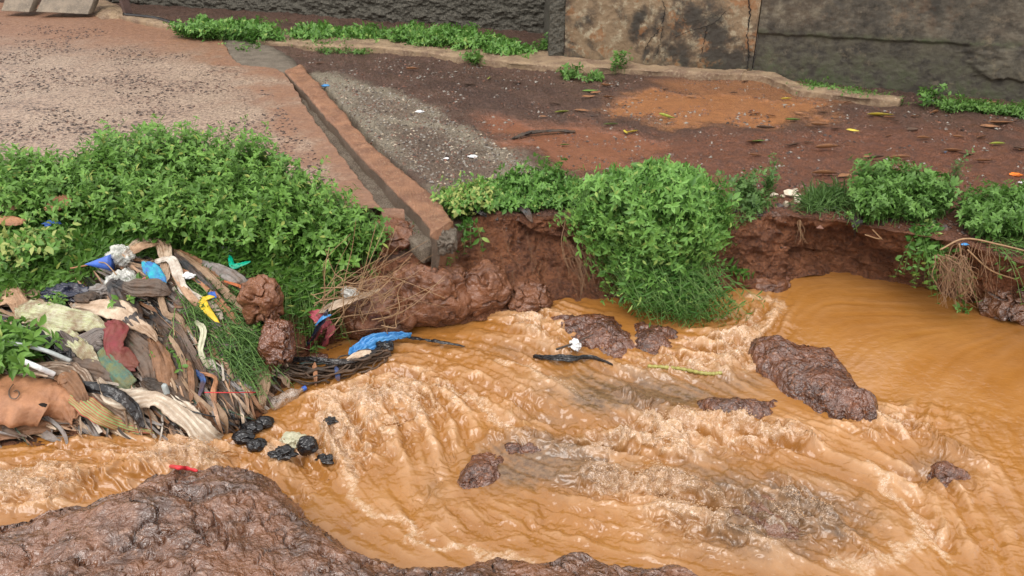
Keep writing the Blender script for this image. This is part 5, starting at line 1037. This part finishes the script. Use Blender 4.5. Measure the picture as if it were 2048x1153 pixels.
M['g_dark'] = m_plain('dark_crumb', (.045,.028,.022), .5); M['g_red'] = m_plain('red_crumb', (.17,.07,.04), .5); M['g_grey'] = m_plain('grey_stone', (.26,.24,.21), .5); M['g_pale'] = m_plain('pale_stone', (.48,.40,.30), .6); M['g_br'] = m_plain('brown_crumb', (.12,.062,.042), .5)
litter('mud_crumbs', 'dark crumbs of mud scattered over the concrete road', [(-300,50),(200,70),(430,130),(560,200),(700,400),(-300,420)], 26000, .76, .003, .024, ['g_dark','g_dark','g_br'], 5, .45, dens=1.1)
litter('gravel', 'fine gravel and crumbs over the dark earth yard', [(590,110),(1000,125),(1500,160),(2200,230),(2400,420),(1500,400),(1000,390),(760,330),(640,170)], 17000, .74, .004, .022, ['g_dark','g_br','g_red','g_br','g_grey'], 6, .6, dens=2.2)
litter('gravel', 'grey and pale gravel on the concrete patch beside the kerb', [(640,160),(830,195),(1000,280),(1100,350),(1000,375),(880,375),(760,290)], 5000, .74, .004, .017, ['g_grey','g_pale','g_dark','g_red','g_grey'], 7, .6)
litter('clods', 'clods and pebbles along the top of the cliff', [(920,425),(1400,415),(1800,440),(2200,520),(2200,480),(1700,405),(1300,395),(940,410)], 1500, .7, .006, .03, ['g_br','g_red','g_dark'], 8, .7)
# fallen mango leaves
def mleaf(name, label, px, py, L_, mat, ang, seed, group=None, curl=.35, wd=.30, road=False):
    g = np.random.default_rng(seed); c = ground_pts([(px, py)], .012)[0]; n = 14; s = np.linspace(0, 1, n); w = L_*wd*np.sin(math.pi*s**.8)**.9*.5+.001
    v = np.linspace(-1, 1, 5); S, V_ = np.meshgrid(s, v, indexing='ij'); X = (S-.5)*L_; Y = V_*w[:, None]+.12*L_*np.sin(S*3+seed)*curl; Z = .012+curl*L_*.25*(S-.5)**2*4*g.uniform(.2, 1)+np.abs(V_)*w[:, None]*.5
    ca, sa = math.cos(ang), math.sin(ang); rl = g.uniform(-.9, .3); Y, Z = Y*math.cos(rl)-Z*math.sin(rl), Y*math.sin(rl)+Z*math.cos(rl); Z = Z-Z.min()+.003; P = np.stack([X*ca-Y*sa, X*sa+Y*ca, Z], -1)+c
    o = obj(name, P.reshape(-1, 3), gridF(n, 5), mat); sol = o.modifiers.new('thickness', 'SOLIDIFY'); sol.thickness = .0015; return tag(o, label, 'leaf', group)
def m_ml(n, c, c2): return m_cloth(n, c, c2, .45, .2, .4, sc=18)
M['l_y'] = m_ml('yellow_leaf', (.62,.50,.05), (.42,.35,.06)); M['l_yg'] = m_ml('yellow_green_leaf', (.42,.50,.08), (.25,.32,.06)); M['l_g'] = m_ml('green_fallen_leaf', (.14,.27,.05), (.09,.18,.04)); M['l_b'] = m_ml('brown_leaf', (.30,.14,.06), (.16,.08,.045)); M['l_d'] = m_ml('dark_leaf', (.10,.06,.04), (.06,.04,.03))
for px, py, s, mt_, an, lb in [(980,160,.15,'l_yg',1.4,'bright yellow green leaf standing on edge on the dark earth'),(825,143,.24,'l_b',-.2,'orange brown curled leaf nearest the tan footing'),(1180,186,.24,'l_g',.05,'slim green leaf lying flat in the middle of the yard'),
      (1124,228,.22,'l_yg',.35,'green leaf with turned up tip just above the smooth mud patch'),(1331,240,.24,'l_yg',-.7,'speckled yellow green leaf at the edge of the orange mud patch'),(1250,268,.17,'l_y',1.6,'upright yellow leaf of the touching pair'),(1266,268,.18,'l_y',.5,'yellow leaf lying right against the upright yellow one'),
      (1130,294,.12,'l_g',.1,'small green leaf on the smooth mud patch'),(1573,202,.16,'l_y',.1,'small curled yellow leaf on the orange mud'),(1617,188,.16,'l_y',.5,'yellow leaf caught against the curving footing'),(1705,265,.16,'l_y',-.3,'yellow leaf on the red earth left of the leaf litter'),
      (1585,245,.2,'l_g',-.15,'dark green leaf at the lower edge of the orange mud patch'),(1640,257,.24,'l_b',-.1,'brown and grey leaf at the right tip of the orange mud patch'),(1760,235,.34,'l_y',-.1,'long curved yellow edged leaf in front of the footing end'),(1517,286,.16,'l_g',.2,'small green leaf on red earth below the orange patch'),
      (1592,292,.16,'l_d',.5,'dark leaf with a raised stalk on the red earth'),(1655,303,.3,'l_b',.05,'long brown leaf behind the shrub'),(1968,327,.22,'l_b',0,'flat brown leaf at the right of the yard'),(1995,293,.2,'l_yg',.05,'pale greenish leaf near the right edge of the yard'),
      (1222,252,.2,'l_g',.15,'dark green leaf right of the mud patch'),(1690,356,.2,'l_b',.3,'brown leaf lying just behind the dark shrub'),(1650,355,.3,'l_b',.02,'thin brown leaf between the grass tuft and the shrub'),(2000,250,.34,'l_b',.1,'long pale brown leaf by the wall at the right'),
      (640,130,.14,'l_b',.2,'little brown leaf by the puddle end')]:
    mleaf('leaf', lb, px, py, s*.8, M[mt_], an, int(px), 'fallen leaves on the yard')
gq = np.random.default_rng(15)
for k in range(46):
    a = gq.uniform(1500, 2060) if k < 32 else gq.uniform(880, 1500); b = gq.uniform(205, 330) if k < 32 else gq.uniform(150, 240)
    col = ['l_b','l_d','l_b','l_d','l_b'][gq.integers(5)]
    mleaf('leaf', 'small brown or dark wilted leaf among the many on the wet earth yard', a, b, gq.uniform(.07, .2), M[col], gq.uniform(-.6, .6), 500+k, 'wilted leaves on the yard')
# bark, papers and scraps on the yard
cloth('bark', 'long black strip of bark on the smooth mud patch', 'bark', [(1026,280,4,.01),(1060,272,9,.03),(1110,268,8,.03),(1150,267,3,.01)], M['c_dark'], 1, .01, 901, tree=bvh, nrmv=(0, -.1, 1), thick=.02)
for px, py, w_, lb, mt_ in [(840,226,16,'small round white paper on the concrete patch','p_white'),(946,316,20,'white crumpled paper on the gravel','p_white'),(893,320,12,'thin white paper strip on the gravel','p_white'),(651,174,16,'blue and white scrap at the top of the concrete patch','p_blue'),
      (775,72,12,'small blue scrap behind the tan footing','p_blueflat'),(840,88,14,'blue scrap lying on the weeds by the footing','p_blueflat'),(680,84,12,'tiny blue scrap at the left end of the wall weeds','p_blue'),(1862,204,12,'white scrap at the foot of the dark wall','p_white'),
      (2030,352,20,'orange and white wrapper at the right edge of the yard','p_orange'),(2044,368,14,'white crumpled wrapper at the right edge by the shrub','p_white'),(1890,306,6,'tiny light blue scrap on the red earth','p_blue'),(1470,548,10,'orange scrap on the mud at the pool edge','p_orange'),
      (1160,432,10,'little white scrap on the cliff edge left of the bush','p_white'),(1845,430,13,'pale yellow scrap in the shrub above the hanging stem','l_y'),(1928,492,13,'blue grey plastic piece above the root tuft','p_blue')]:
    c = ground_pts([(px, py)], .012)[0]; r_ = w_/FPX*np.linalg.norm(c-CAM)*.5; bag('paper_scrap' if 'paper' in lb else 'plastic_scrap', lb, 'scrap', px, py, r_, r_*.6, max(r_*.3, .008), M[mt_], int(px), pos=c, rough=.6, nu=28, nv=16)
cloth('plastic_sheet', 'flat black plastic flap on the cliff edge below the variegated plant', 'plastic sheet', [(925,428,16,.05),(950,432,18,.06),(978,440,8,.05)], M['p_black'], 2, .008, 911, tree=bvh)
cloth('plastic_sheet', 'grey plastic strip hanging from the cliff edge left of the bush', 'plastic sheet', [(1040,418,16,.04),(1052,432,18,.05),(1062,448,6,.04)], M['c_charcoal'], 2, .01, 913, tree=bvh)
cloth('plastic_sheet', 'blackish plastic shred stuck on the cliff left of the hanging stem', 'plastic sheet', [(1705,440,18,.04),(1712,452,20,.05),(1704,478,6,.03)], M['c_charcoal'], 3, .01, 915, tree=bvh)
# broken white stones on the lip
for i, (a, b, s, lb) in enumerate([(1548,394,.045,'flattish white stone at the left of the white stones'),(1580,391,.06,'largest cream block of the white stones'),(1594,397,.045,'cream stone touching the right of the largest block'),(1600,406,.05,'white stone in front of the cream blocks'),(1590,383,.03,'small tan stone behind the cream blocks'),
      (1567,394,.03,'small ochre stone between the flattish and the largest white stones'),(1664,408,.07,'wide pale ochre stone right of the grass tuft'),(1650,420,.035,'white chip below the wide pale stone'),(1667,418,.035,'second white chip, right below the wide pale stone'),(1572,412,.05,'rust orange stone below the white stones'),(1618,386,.03,'small cream stone at the upper right of the white stones')]):
    c = ground_pts([(a, b)], s*.3)[0]; g = np.random.default_rng(i); pts_ = nrm(g.normal(0, 1, (16, 3)))*np.array([s, s*.7, s*.6])*g.uniform(.8, 1.1, (16, 1))
    import bmesh
    bm = bmesh.new(); [bm.verts.new(p+c) for p in pts_]; bmesh.ops.convex_hull(bm, input=bm.verts); bm.faces.ensure_lookup_table()
    V = [v.co[:] for v in bm.verts]; bm.verts.index_update(); F = [[v.index for v in f.verts] for f in bm.faces]; bm.free()
    o = obj('stone', np.array(V), F, M['g_pale'] if 'rust' in lb or 'ochre' in lb or 'tan' in lb else M['p_white'] if 'chip' in lb else m_plain('white_stone', (.70,.60,.47), .7) if i == 0 else bpy.data.materials['white_stone'], smooth=False); bv = o.modifiers.new('soft', 'BEVEL'); bv.width = s*.12; bv.segments = 2; tag(o, lb, 'stone', 'broken white stones on the cliff edge')

# ------------------------------------------------------------------ twigs and roots
def strands(name, label, cat, starts, ends, sag, r, mat, seed, k=5, n=12, wob=.02):
    g = np.random.default_rng(seed); mb = MB()
    for a, b in zip(starts, ends):
        a = np.array(a); b = np.array(b); m_ = (a+b)/2+np.array([0, 0, -sag*g.uniform(-.4, 1)])+g.normal(0, wob, 3); c = crom(np.array([a, (a*.6+m_*.4)+g.normal(0, wob*.5, 3), m_, b]), n); mb.tube(c, r*g.uniform(.6, 1.3)*np.linspace(1, .4, n), k, cap=False)
    o = mb.build(name, mat); return tag(o, label, cat)
g = np.random.default_rng(31); S_, E_ = [], []
for k in range(36):
    a = at(g.uniform(620, 790), g.uniform(560, 680), g.uniform(4.62, 4.75)); th = g.uniform(.0, 1.7)*g.uniform(.5, 1); ln = g.uniform(60, 230); b = at(float(np.clip(700+math.cos(th)*ln, 600, 890)), float(max(440, 620-math.sin(th)*ln*.85)), g.uniform(4.55, 4.95)); S_.append(a); E_.append(b)
for k in range(14): S_.append(at(g.uniform(620, 700), g.uniform(560, 640), 4.65)); E_.append(at(g.uniform(650, 860), g.uniform(480, 560), g.uniform(4.6, 4.9)))
strands('dry_twigs', 'tangle of thin dry brown twigs leaning over the rocks by the water', 'twigs', S_, E_, .05, .0038, M['twig'], 32, wob=.06)
S_, E_ = [], []
for k in range(90): a = at(g.uniform(1870, 1935), g.uniform(508, 530), g.uniform(4.82, 4.9)); S_.append(a); E_.append(at(g.uniform(1875, 1960), g.uniform(545, 618), g.uniform(4.74, 4.88)))
strands('root_tuft', 'matted brown root tuft hanging over the pool from the right bank', 'roots', S_, E_, .0, .0032, M['root'], 33, 4, wob=.03)
S_, E_ = [], []
for k in range(26): x = g.uniform(1900, 2000); S_.append(at(x, g.uniform(480, 500), 4.9)); E_.append(at(x+g.uniform(-25, 30), g.uniform(540, 600), 4.82))
strands('root_fringe', 'thin reddish root fringe hanging right of the matted root tuft', 'roots', S_, E_, .0, .0022, M['root'], 34, 4, wob=.03)
S_, E_ = [], []
for k in range(30): x = g.uniform(1120, 1180); S_.append(at(x, g.uniform(440, 520), 5.36)); E_.append(at(x+g.uniform(0, 50), g.uniform(540, 610), 5.18))
strands('root_fringe', 'reddish brown roots trailing down the cliff left of the bush', 'roots', S_, E_, .0, .0025, M['root'], 35, 4, wob=.04)
S_, E_ = [], []
for k in range(16): x = g.uniform(960, 1120); y = g.uniform(450, 540); S_.append(hit(x, y)[0]+np.array([0, -.02, 0])); E_.append(hit(x+g.uniform(-20, 20), y+g.uniform(20, 60))[0]+np.array([0, -.05, 0]))
strands('fine_roots', 'hair thin roots on the bare earth face between kerb and bush', 'roots', S_, E_, .0, .0016, M['root'], 36, 4, wob=.02)
S_ = [at(1600, 440, 5.5)]*6; E_ = [at(1590+5*k, 480+g.uniform(-10, 14), 5.42) for k in range(6)]
strands('root_fringe', 'small straw coloured root wisp on the cliff under the white stones', 'roots', S_, E_, .0, .002, M['twig'], 37, 4)
for i, (pts, r, lb) in enumerate([([(1918,488),(1925,520),(1945,548),(1938,575),(1925,590)], .006, 'bare pale stem bent down beside the root tuft'), ([(1935,500),(1980,540),(2030,558),(2070,566)], .006, 'long arching green brown stem at the far right bank'),
      ([(1730,470),(1760,478),(1745,460),(1765,480)], .004, 'fine pale rootlet curling on the cliff above the pool'), ([(1880,500),(1930,478),(2000,490),(2060,505)], .006, 'bare stem running along the right bank under the shrub')]):
    C = crom(np.array([at(a, b, 4.88 if a > 1850 else 5.3) for a, b in pts]), 40); o = MB().tube(C, r, 6).build('stem', M['twig']); o.name = 'bare_stem'; tag(o, lb, 'stem')

# ------------------------------------------------------------------ things in the water
def WH(px, py): return hit(px, py, wbvh)[0]
def wcloth(name, lb, cat, path, mat, folds, amp, seed, **k): return cloth(name, lb, cat, path, M[mat], folds, amp, seed, tree=wbvh, nrmv=(0, -.25, .97), **k)
mb = MB(); g = np.random.default_rng(601)
for k in range(26):
    o1, o2 = g.normal(0, 9), g.normal(0, .02); C = crom(np.array([WH(a+g.normal(0, 8), b+o1*sc_+g.normal(0, 5))+[0, 0, lf+o2+g.normal(0, .015)] for a, b, lf, sc_ in [(540,752,.10,.8),(590,758,.07,1),(640,757,.05,1),(690,748,.05,.8),(735,732,.05,.7),(770,712,.04,.3)]]), 36)
    C += .022*np.stack([fb2(np.arange(36)*.25, np.zeros(36)+k, 3, j) for j in range(3)], 1); mb.tube(C, (.004+.010*g.random()**2)*(1+.5*pn2(np.arange(36)*.4, np.zeros(36)+k, 4)), 5)
tag(mb.build('rag_rope', M['c_dark']), 'dark tangled rope of rags stretched from the bank into the stream', 'rag')
wcloth('rag', 'black plastic twist along the top of the dark rag rope', 'plastic', [(560,742,8,.11),(620,742,9,.12),(680,744,12,.1),(730,735,10,.1),(765,712,10,.08)], 'p_black', 2, .01, 603, thick=.006)
wcloth('rag', 'cream and white rag twisted into the dark rag rope below the blue bag', 'rag', [(698,742,12,.10),(720,732,16,.11),(745,722,12,.09)], 'c_cream', 2, .01, 605)
wcloth('plastic_strip', 'teal green plastic edge caught in the rag rope', 'plastic', [(605,746,3,.09),(640,744,5,.09),(672,746,5,.08)], 'c_teal', 1, .004, 607)
wcloth('rag', 'orange brown strip hanging from the rag rope', 'rag', [(633,748,7,.10),(634,760,9,.07),(632,775,4,.02)], 'c_rust', 1, .004, 609)
wcloth('rag', 'small navy scrap hanging from the rag rope', 'rag', [(676,750,6,.08),(677,760,9,.05),(678,768,5,.02)], 'blue_rag', 1, .004, 611)
wcloth('rag', 'cream leaf shaped rag hanging by the bottle', 'rag', [(566,738,10,.14),(570,755,22,.12),(576,775,14,.06),(578,782,4,.03)], 'c_cream', 2, .008, 613)
wcloth('plastic_bag', 'blue plastic bag snagged in the stream', 'plastic bag', [(700,728,8,.03),(722,712,44,.06),(752,697,34,.09),(785,690,18,.09),(822,684,8,.05)], 'p_blue', 4, .034, 615, n=120, m=46, wr=.012)
wcloth('plastic_strip', 'thin black trailing plastic end beyond the blue bag', 'plastic', [(815,684,8,.05),(850,688,5,.04),(880,692,9,.04),(930,697,3,.02)], 'p_black', 1, .005, 617)
bag('plastic_lump','small black plastic lump against the blue bag','plastic bag',768,707,.075,.055,.045,M['p_black'],21,tree=wbvh,lift=.05,rough=.5)
bag('plastic_bag','round black plastic bag in the foam above the big boulder','plastic bag',617,905,.062,.055,.058,M['p_black'],23,tree=wbvh,lift=.05,rough=.3)
bag('plastic_bag','smaller black plastic lump left of the round black bag','plastic bag',567,912,.07,.05,.03,M['p_black'],25,tree=wbvh,lift=.02,rough=.8)
bag('plastic_bag','dirty yellowish white bag between the two black ones','plastic bag',584,890,.08,.075,.05,M['p_dirty'],27,tree=wbvh,lift=.02,rough=.5)
bag('plastic_bag','black plastic remnant trailing right of the round black bag','plastic bag',650,918,.085,.04,.015,M['p_black'],29,tree=wbvh,lift=.01,rough=.8)
bag('plastic_bag','tiny dark scrap in the white foam below the bottle','plastic scrap',662,845,.04,.035,.014,M['p_black'],31,tree=wbvh,lift=.015,rough=.7)
for a, b, rx, sd, lb in [(480,850,.055,33,'wet black bag lump nearest the long white cloth'),(505,862,.065,35,'wet black bag in the middle of the dark cluster at the waterline'),(530,850,.06,37,'small shiny black bag at the right of the dark cluster'),(488,880,.065,39,'low flat black plastic at the bottom of the dark cluster'),(514,896,.06,40,'black scrap farthest down in the dark cluster')]:
    bag('plastic_bag', lb, 'plastic bag', a, b, rx, rx*.8, rx*.55, M['p_black'], sd, tree=wbvh, lift=.02, rough=.3, flat=1)
wcloth('rag', 'maroon pink cloth bundle snagged under the twigs', 'cloth', [(618,628,14,.0),(636,630,30,.1),(650,650,30,.1),(654,672,30,.05),(648,690,18,0)], 'c_pink', 4, .02, 621, yd=4.72)
wcloth('rag', 'dark red rag tail hanging into the water under the pink bundle', 'cloth', [(640,650,14,.1),(628,672,22,.06),(610,695,16,.0),(598,708,6,0)], 'c_maroon', 3, .014, 623, yd=4.68)
wcloth('rag', 'black and blue rag knotted around the pink bundle', 'rag', [(656,622,10,.1),(642,645,20,.16),(630,668,14,.1),(612,690,9,.02),(580,712,6,0)], 'p_navy', 3, .014, 625, yd=4.66)
wcloth('rag', 'cream bark strips lying under the twigs', 'rag', [(640,625,14,.1),(680,606,24,.1),(724,592,18,.1),(760,580,5,.1)], 'c_cream', 4, .014, 627, yd=4.74)
wcloth('plastic_strip', 'small bright blue strip beside the pink bundle', 'plastic', [(660,630,6,.1),(645,636,10,.2),(632,650,6,.2)], 'p_blue', 1, .004, 629, yd=4.66)
bag('plastic_bag','grey crumpled plastic in the middle of the dry twigs','plastic bag',698,585,.06,.04,.035,M['clear'],41,y=4.72,rough=.6)
bag('plastic_bag','small white and blue bag on a dark stick in the rapids','plastic bag',1150,706,.04,.035,.04,M['p_white'],43,tree=wbvh,lift=.06,rough=.6)
C = crom(np.array([WH(1112,712)+[0,0,.05], WH(1145,708)+[0,0,.08], WH(1165,702)+[0,0,.09], WH(1185,694)+[0,0,.10]]), 20); o = MB().tube(C, np.linspace(.008, .003, 20), 6).build('stick', M['twig_d']); tag(o, 'dark forked stick carrying the small white and blue bag', 'stick')
wcloth('plastic_strip', 'flat black plastic in the rapids below the small white bag', 'plastic', [(1068,716,6,.02),(1100,722,12,.035),(1140,724,14,.035),(1180,718,7,.02),(1225,732,3,.01)], 'p_black', 2, .012, 631)
C = crom(np.array([WH(a, b)+[0, 0, .008] for a, b in [(1296,735),(1330,737),(1365,741),(1400,748),(1425,750),(1444,748)]]), 60); mb = MB(); mb.tube(C, .012+.003*np.sin(np.arange(60)*1.6), 8); o = mb.build('hose', m_plain('yellow_green_hose', (.36,.33,.09), .4)); tag(o, 'short yellow green ribbed hose surfacing in the rapids', 'hose')
p, nn = hit(352, 945, rbvh); C = crom(np.array([hit(a, b, rbvh)[0]+np.array([0, 0, .012]) for a, b in [(318,942),(335,938),(352,943),(375,945),(396,950)]]), 40)
mb = MB(); mb.tube(C+[0, 0, .012], .009*(1-.3*np.abs(np.linspace(-1, 1, 40))**3)*(1+.2*np.sin(np.arange(40)*.9)), 8); mb.tube(C[::-1][10:30]+np.array([.0, .012, .006]), .008, 6); o = mb.build('ribbon', M['p_red']); tag(o, 'bright red twisted ribbon lying on top of the foreground boulder', 'ribbon')
# the bottle
pa = WH(540, 818)+np.array([0, 0, .018]); pb_ = WH(612, 784)+np.array([0, 0, .03]); ax = pb_-pa; Lb = np.linalg.norm(ax); ax /= Lb
e_ = empty('plastic_bottle', tuple(pa), 'clear ribbed plastic bottle with a blue cap floating against the rags', 'bottle')
s = np.linspace(0, 1, 90); rr = .041*np.where(s < .05, sstep(-.03, .05, s)*.95, 1); rr = np.where(s > .72, .036-(.036-.013)*sstep(.72, .92, s), rr); rr = rr+.0016*np.sin(s*110)*(s > .08)*(s < .74)
MB().tube(pa+ax*(s*Lb*.93)[:, None], rr, 28).build('bottle_body', M['pet'], e_)
s = np.linspace(0, 1, 8); MB().tube(pa+ax*(Lb*(.92+.09*s))[:, None], .0165, 20).build('cap', M['p_blueflat'], e_)
# floating sprig in the pool, roof tile scrap under the roots
plant('weed', 'tiny green sprig floating alone in the calm pool', 'weed', [grow(np.array([WH(1922,624)]*3)+g.normal(0, .01, (3, 3)), np.array([WH(1924,620)+[0,0,.02]]*3), np.array([WH(1926,618)+[.0,0,.04], WH(1915,626)+[0,0,.02], WH(1935,628)+[0,0,.02]]), nodes=2, size=.045, seed=5, tipn=3)], 'leaf_b')
tile = WH(1905, 588); mb = MB(); mb.tube(np.array([tile+[-.10, 0, -.02], tile+[-.03, .0, .02], tile+[.06, 0, .05]]), [.018, .022, .02], 4); o = mb.build('tile_piece', M['kerb'], smooth=False); tag(o, 'broken piece of red tile at the water edge below the root tuft', 'tile')
plant('grass_tuft', 'small dry grass wisp at the front edge of the long red rock ridge', 'grass', [grow(np.array([WH(1600,778)]*9)+g.normal(0, .012, (9, 3)), np.array([WH(1600,775)+[0,0,.03]]*9), np.array([WH(1600,772)]*9)+g.normal(0, .04, (9, 3))+[0, 0, .05], nodes=1, size=.02, wid=.2, seed=6, tipn=0 or 1)], 'leaf_y', 'twig')

# ------------------------------------------------------------------ flying drops over the rapids
fo = foam.ravel()*(T.ravel() > .45); idx = np.flatnonzero(fo > .45); gd = np.random.default_rng(8); idx = gd.choice(idx, 7000); n = len(idx)
ctr = WV[idx]+np.column_stack([gd.normal(0, .015, (n, 2)), gd.exponential(.012, n)*(gd.random(n) < .22)+.001]); ph = (1+5**.5)/2
ic = np.array([[-1,ph,0],[1,ph,0],[-1,-ph,0],[1,-ph,0],[0,-1,ph],[0,1,ph],[0,-1,-ph],[0,1,-ph],[ph,0,-1],[ph,0,1],[-ph,0,-1],[-ph,0,1]])/1.9; icf = np.array([[0,11,5],[0,5,1],[0,1,7],[0,7,10],[0,10,11],[1,5,9],[5,11,4],[11,10,2],[10,7,6],[7,1,8],[3,9,4],[3,4,2],[3,2,6],[3,6,8],[3,8,9],[4,9,5],[2,4,11],[6,2,10],[8,6,7],[9,8,1]])
V = ic[None]*(gd.uniform(.0012, .0042, n)[:, None, None])*np.array([1.3, 1, 1])+ctr[:, None]; F = (icf[None]+12*np.arange(n)[:, None, None]).reshape(-1, 3)
o = obj('water_drops', V.reshape(-1, 3), F, M['water'], world=True, attrs=dict(foam=np.full(n*12, .8), thin=np.zeros(n*12), streak=np.zeros(n*12))); tag(o, 'splash drops over the muddy rapids', 'spray', kind='stuff')
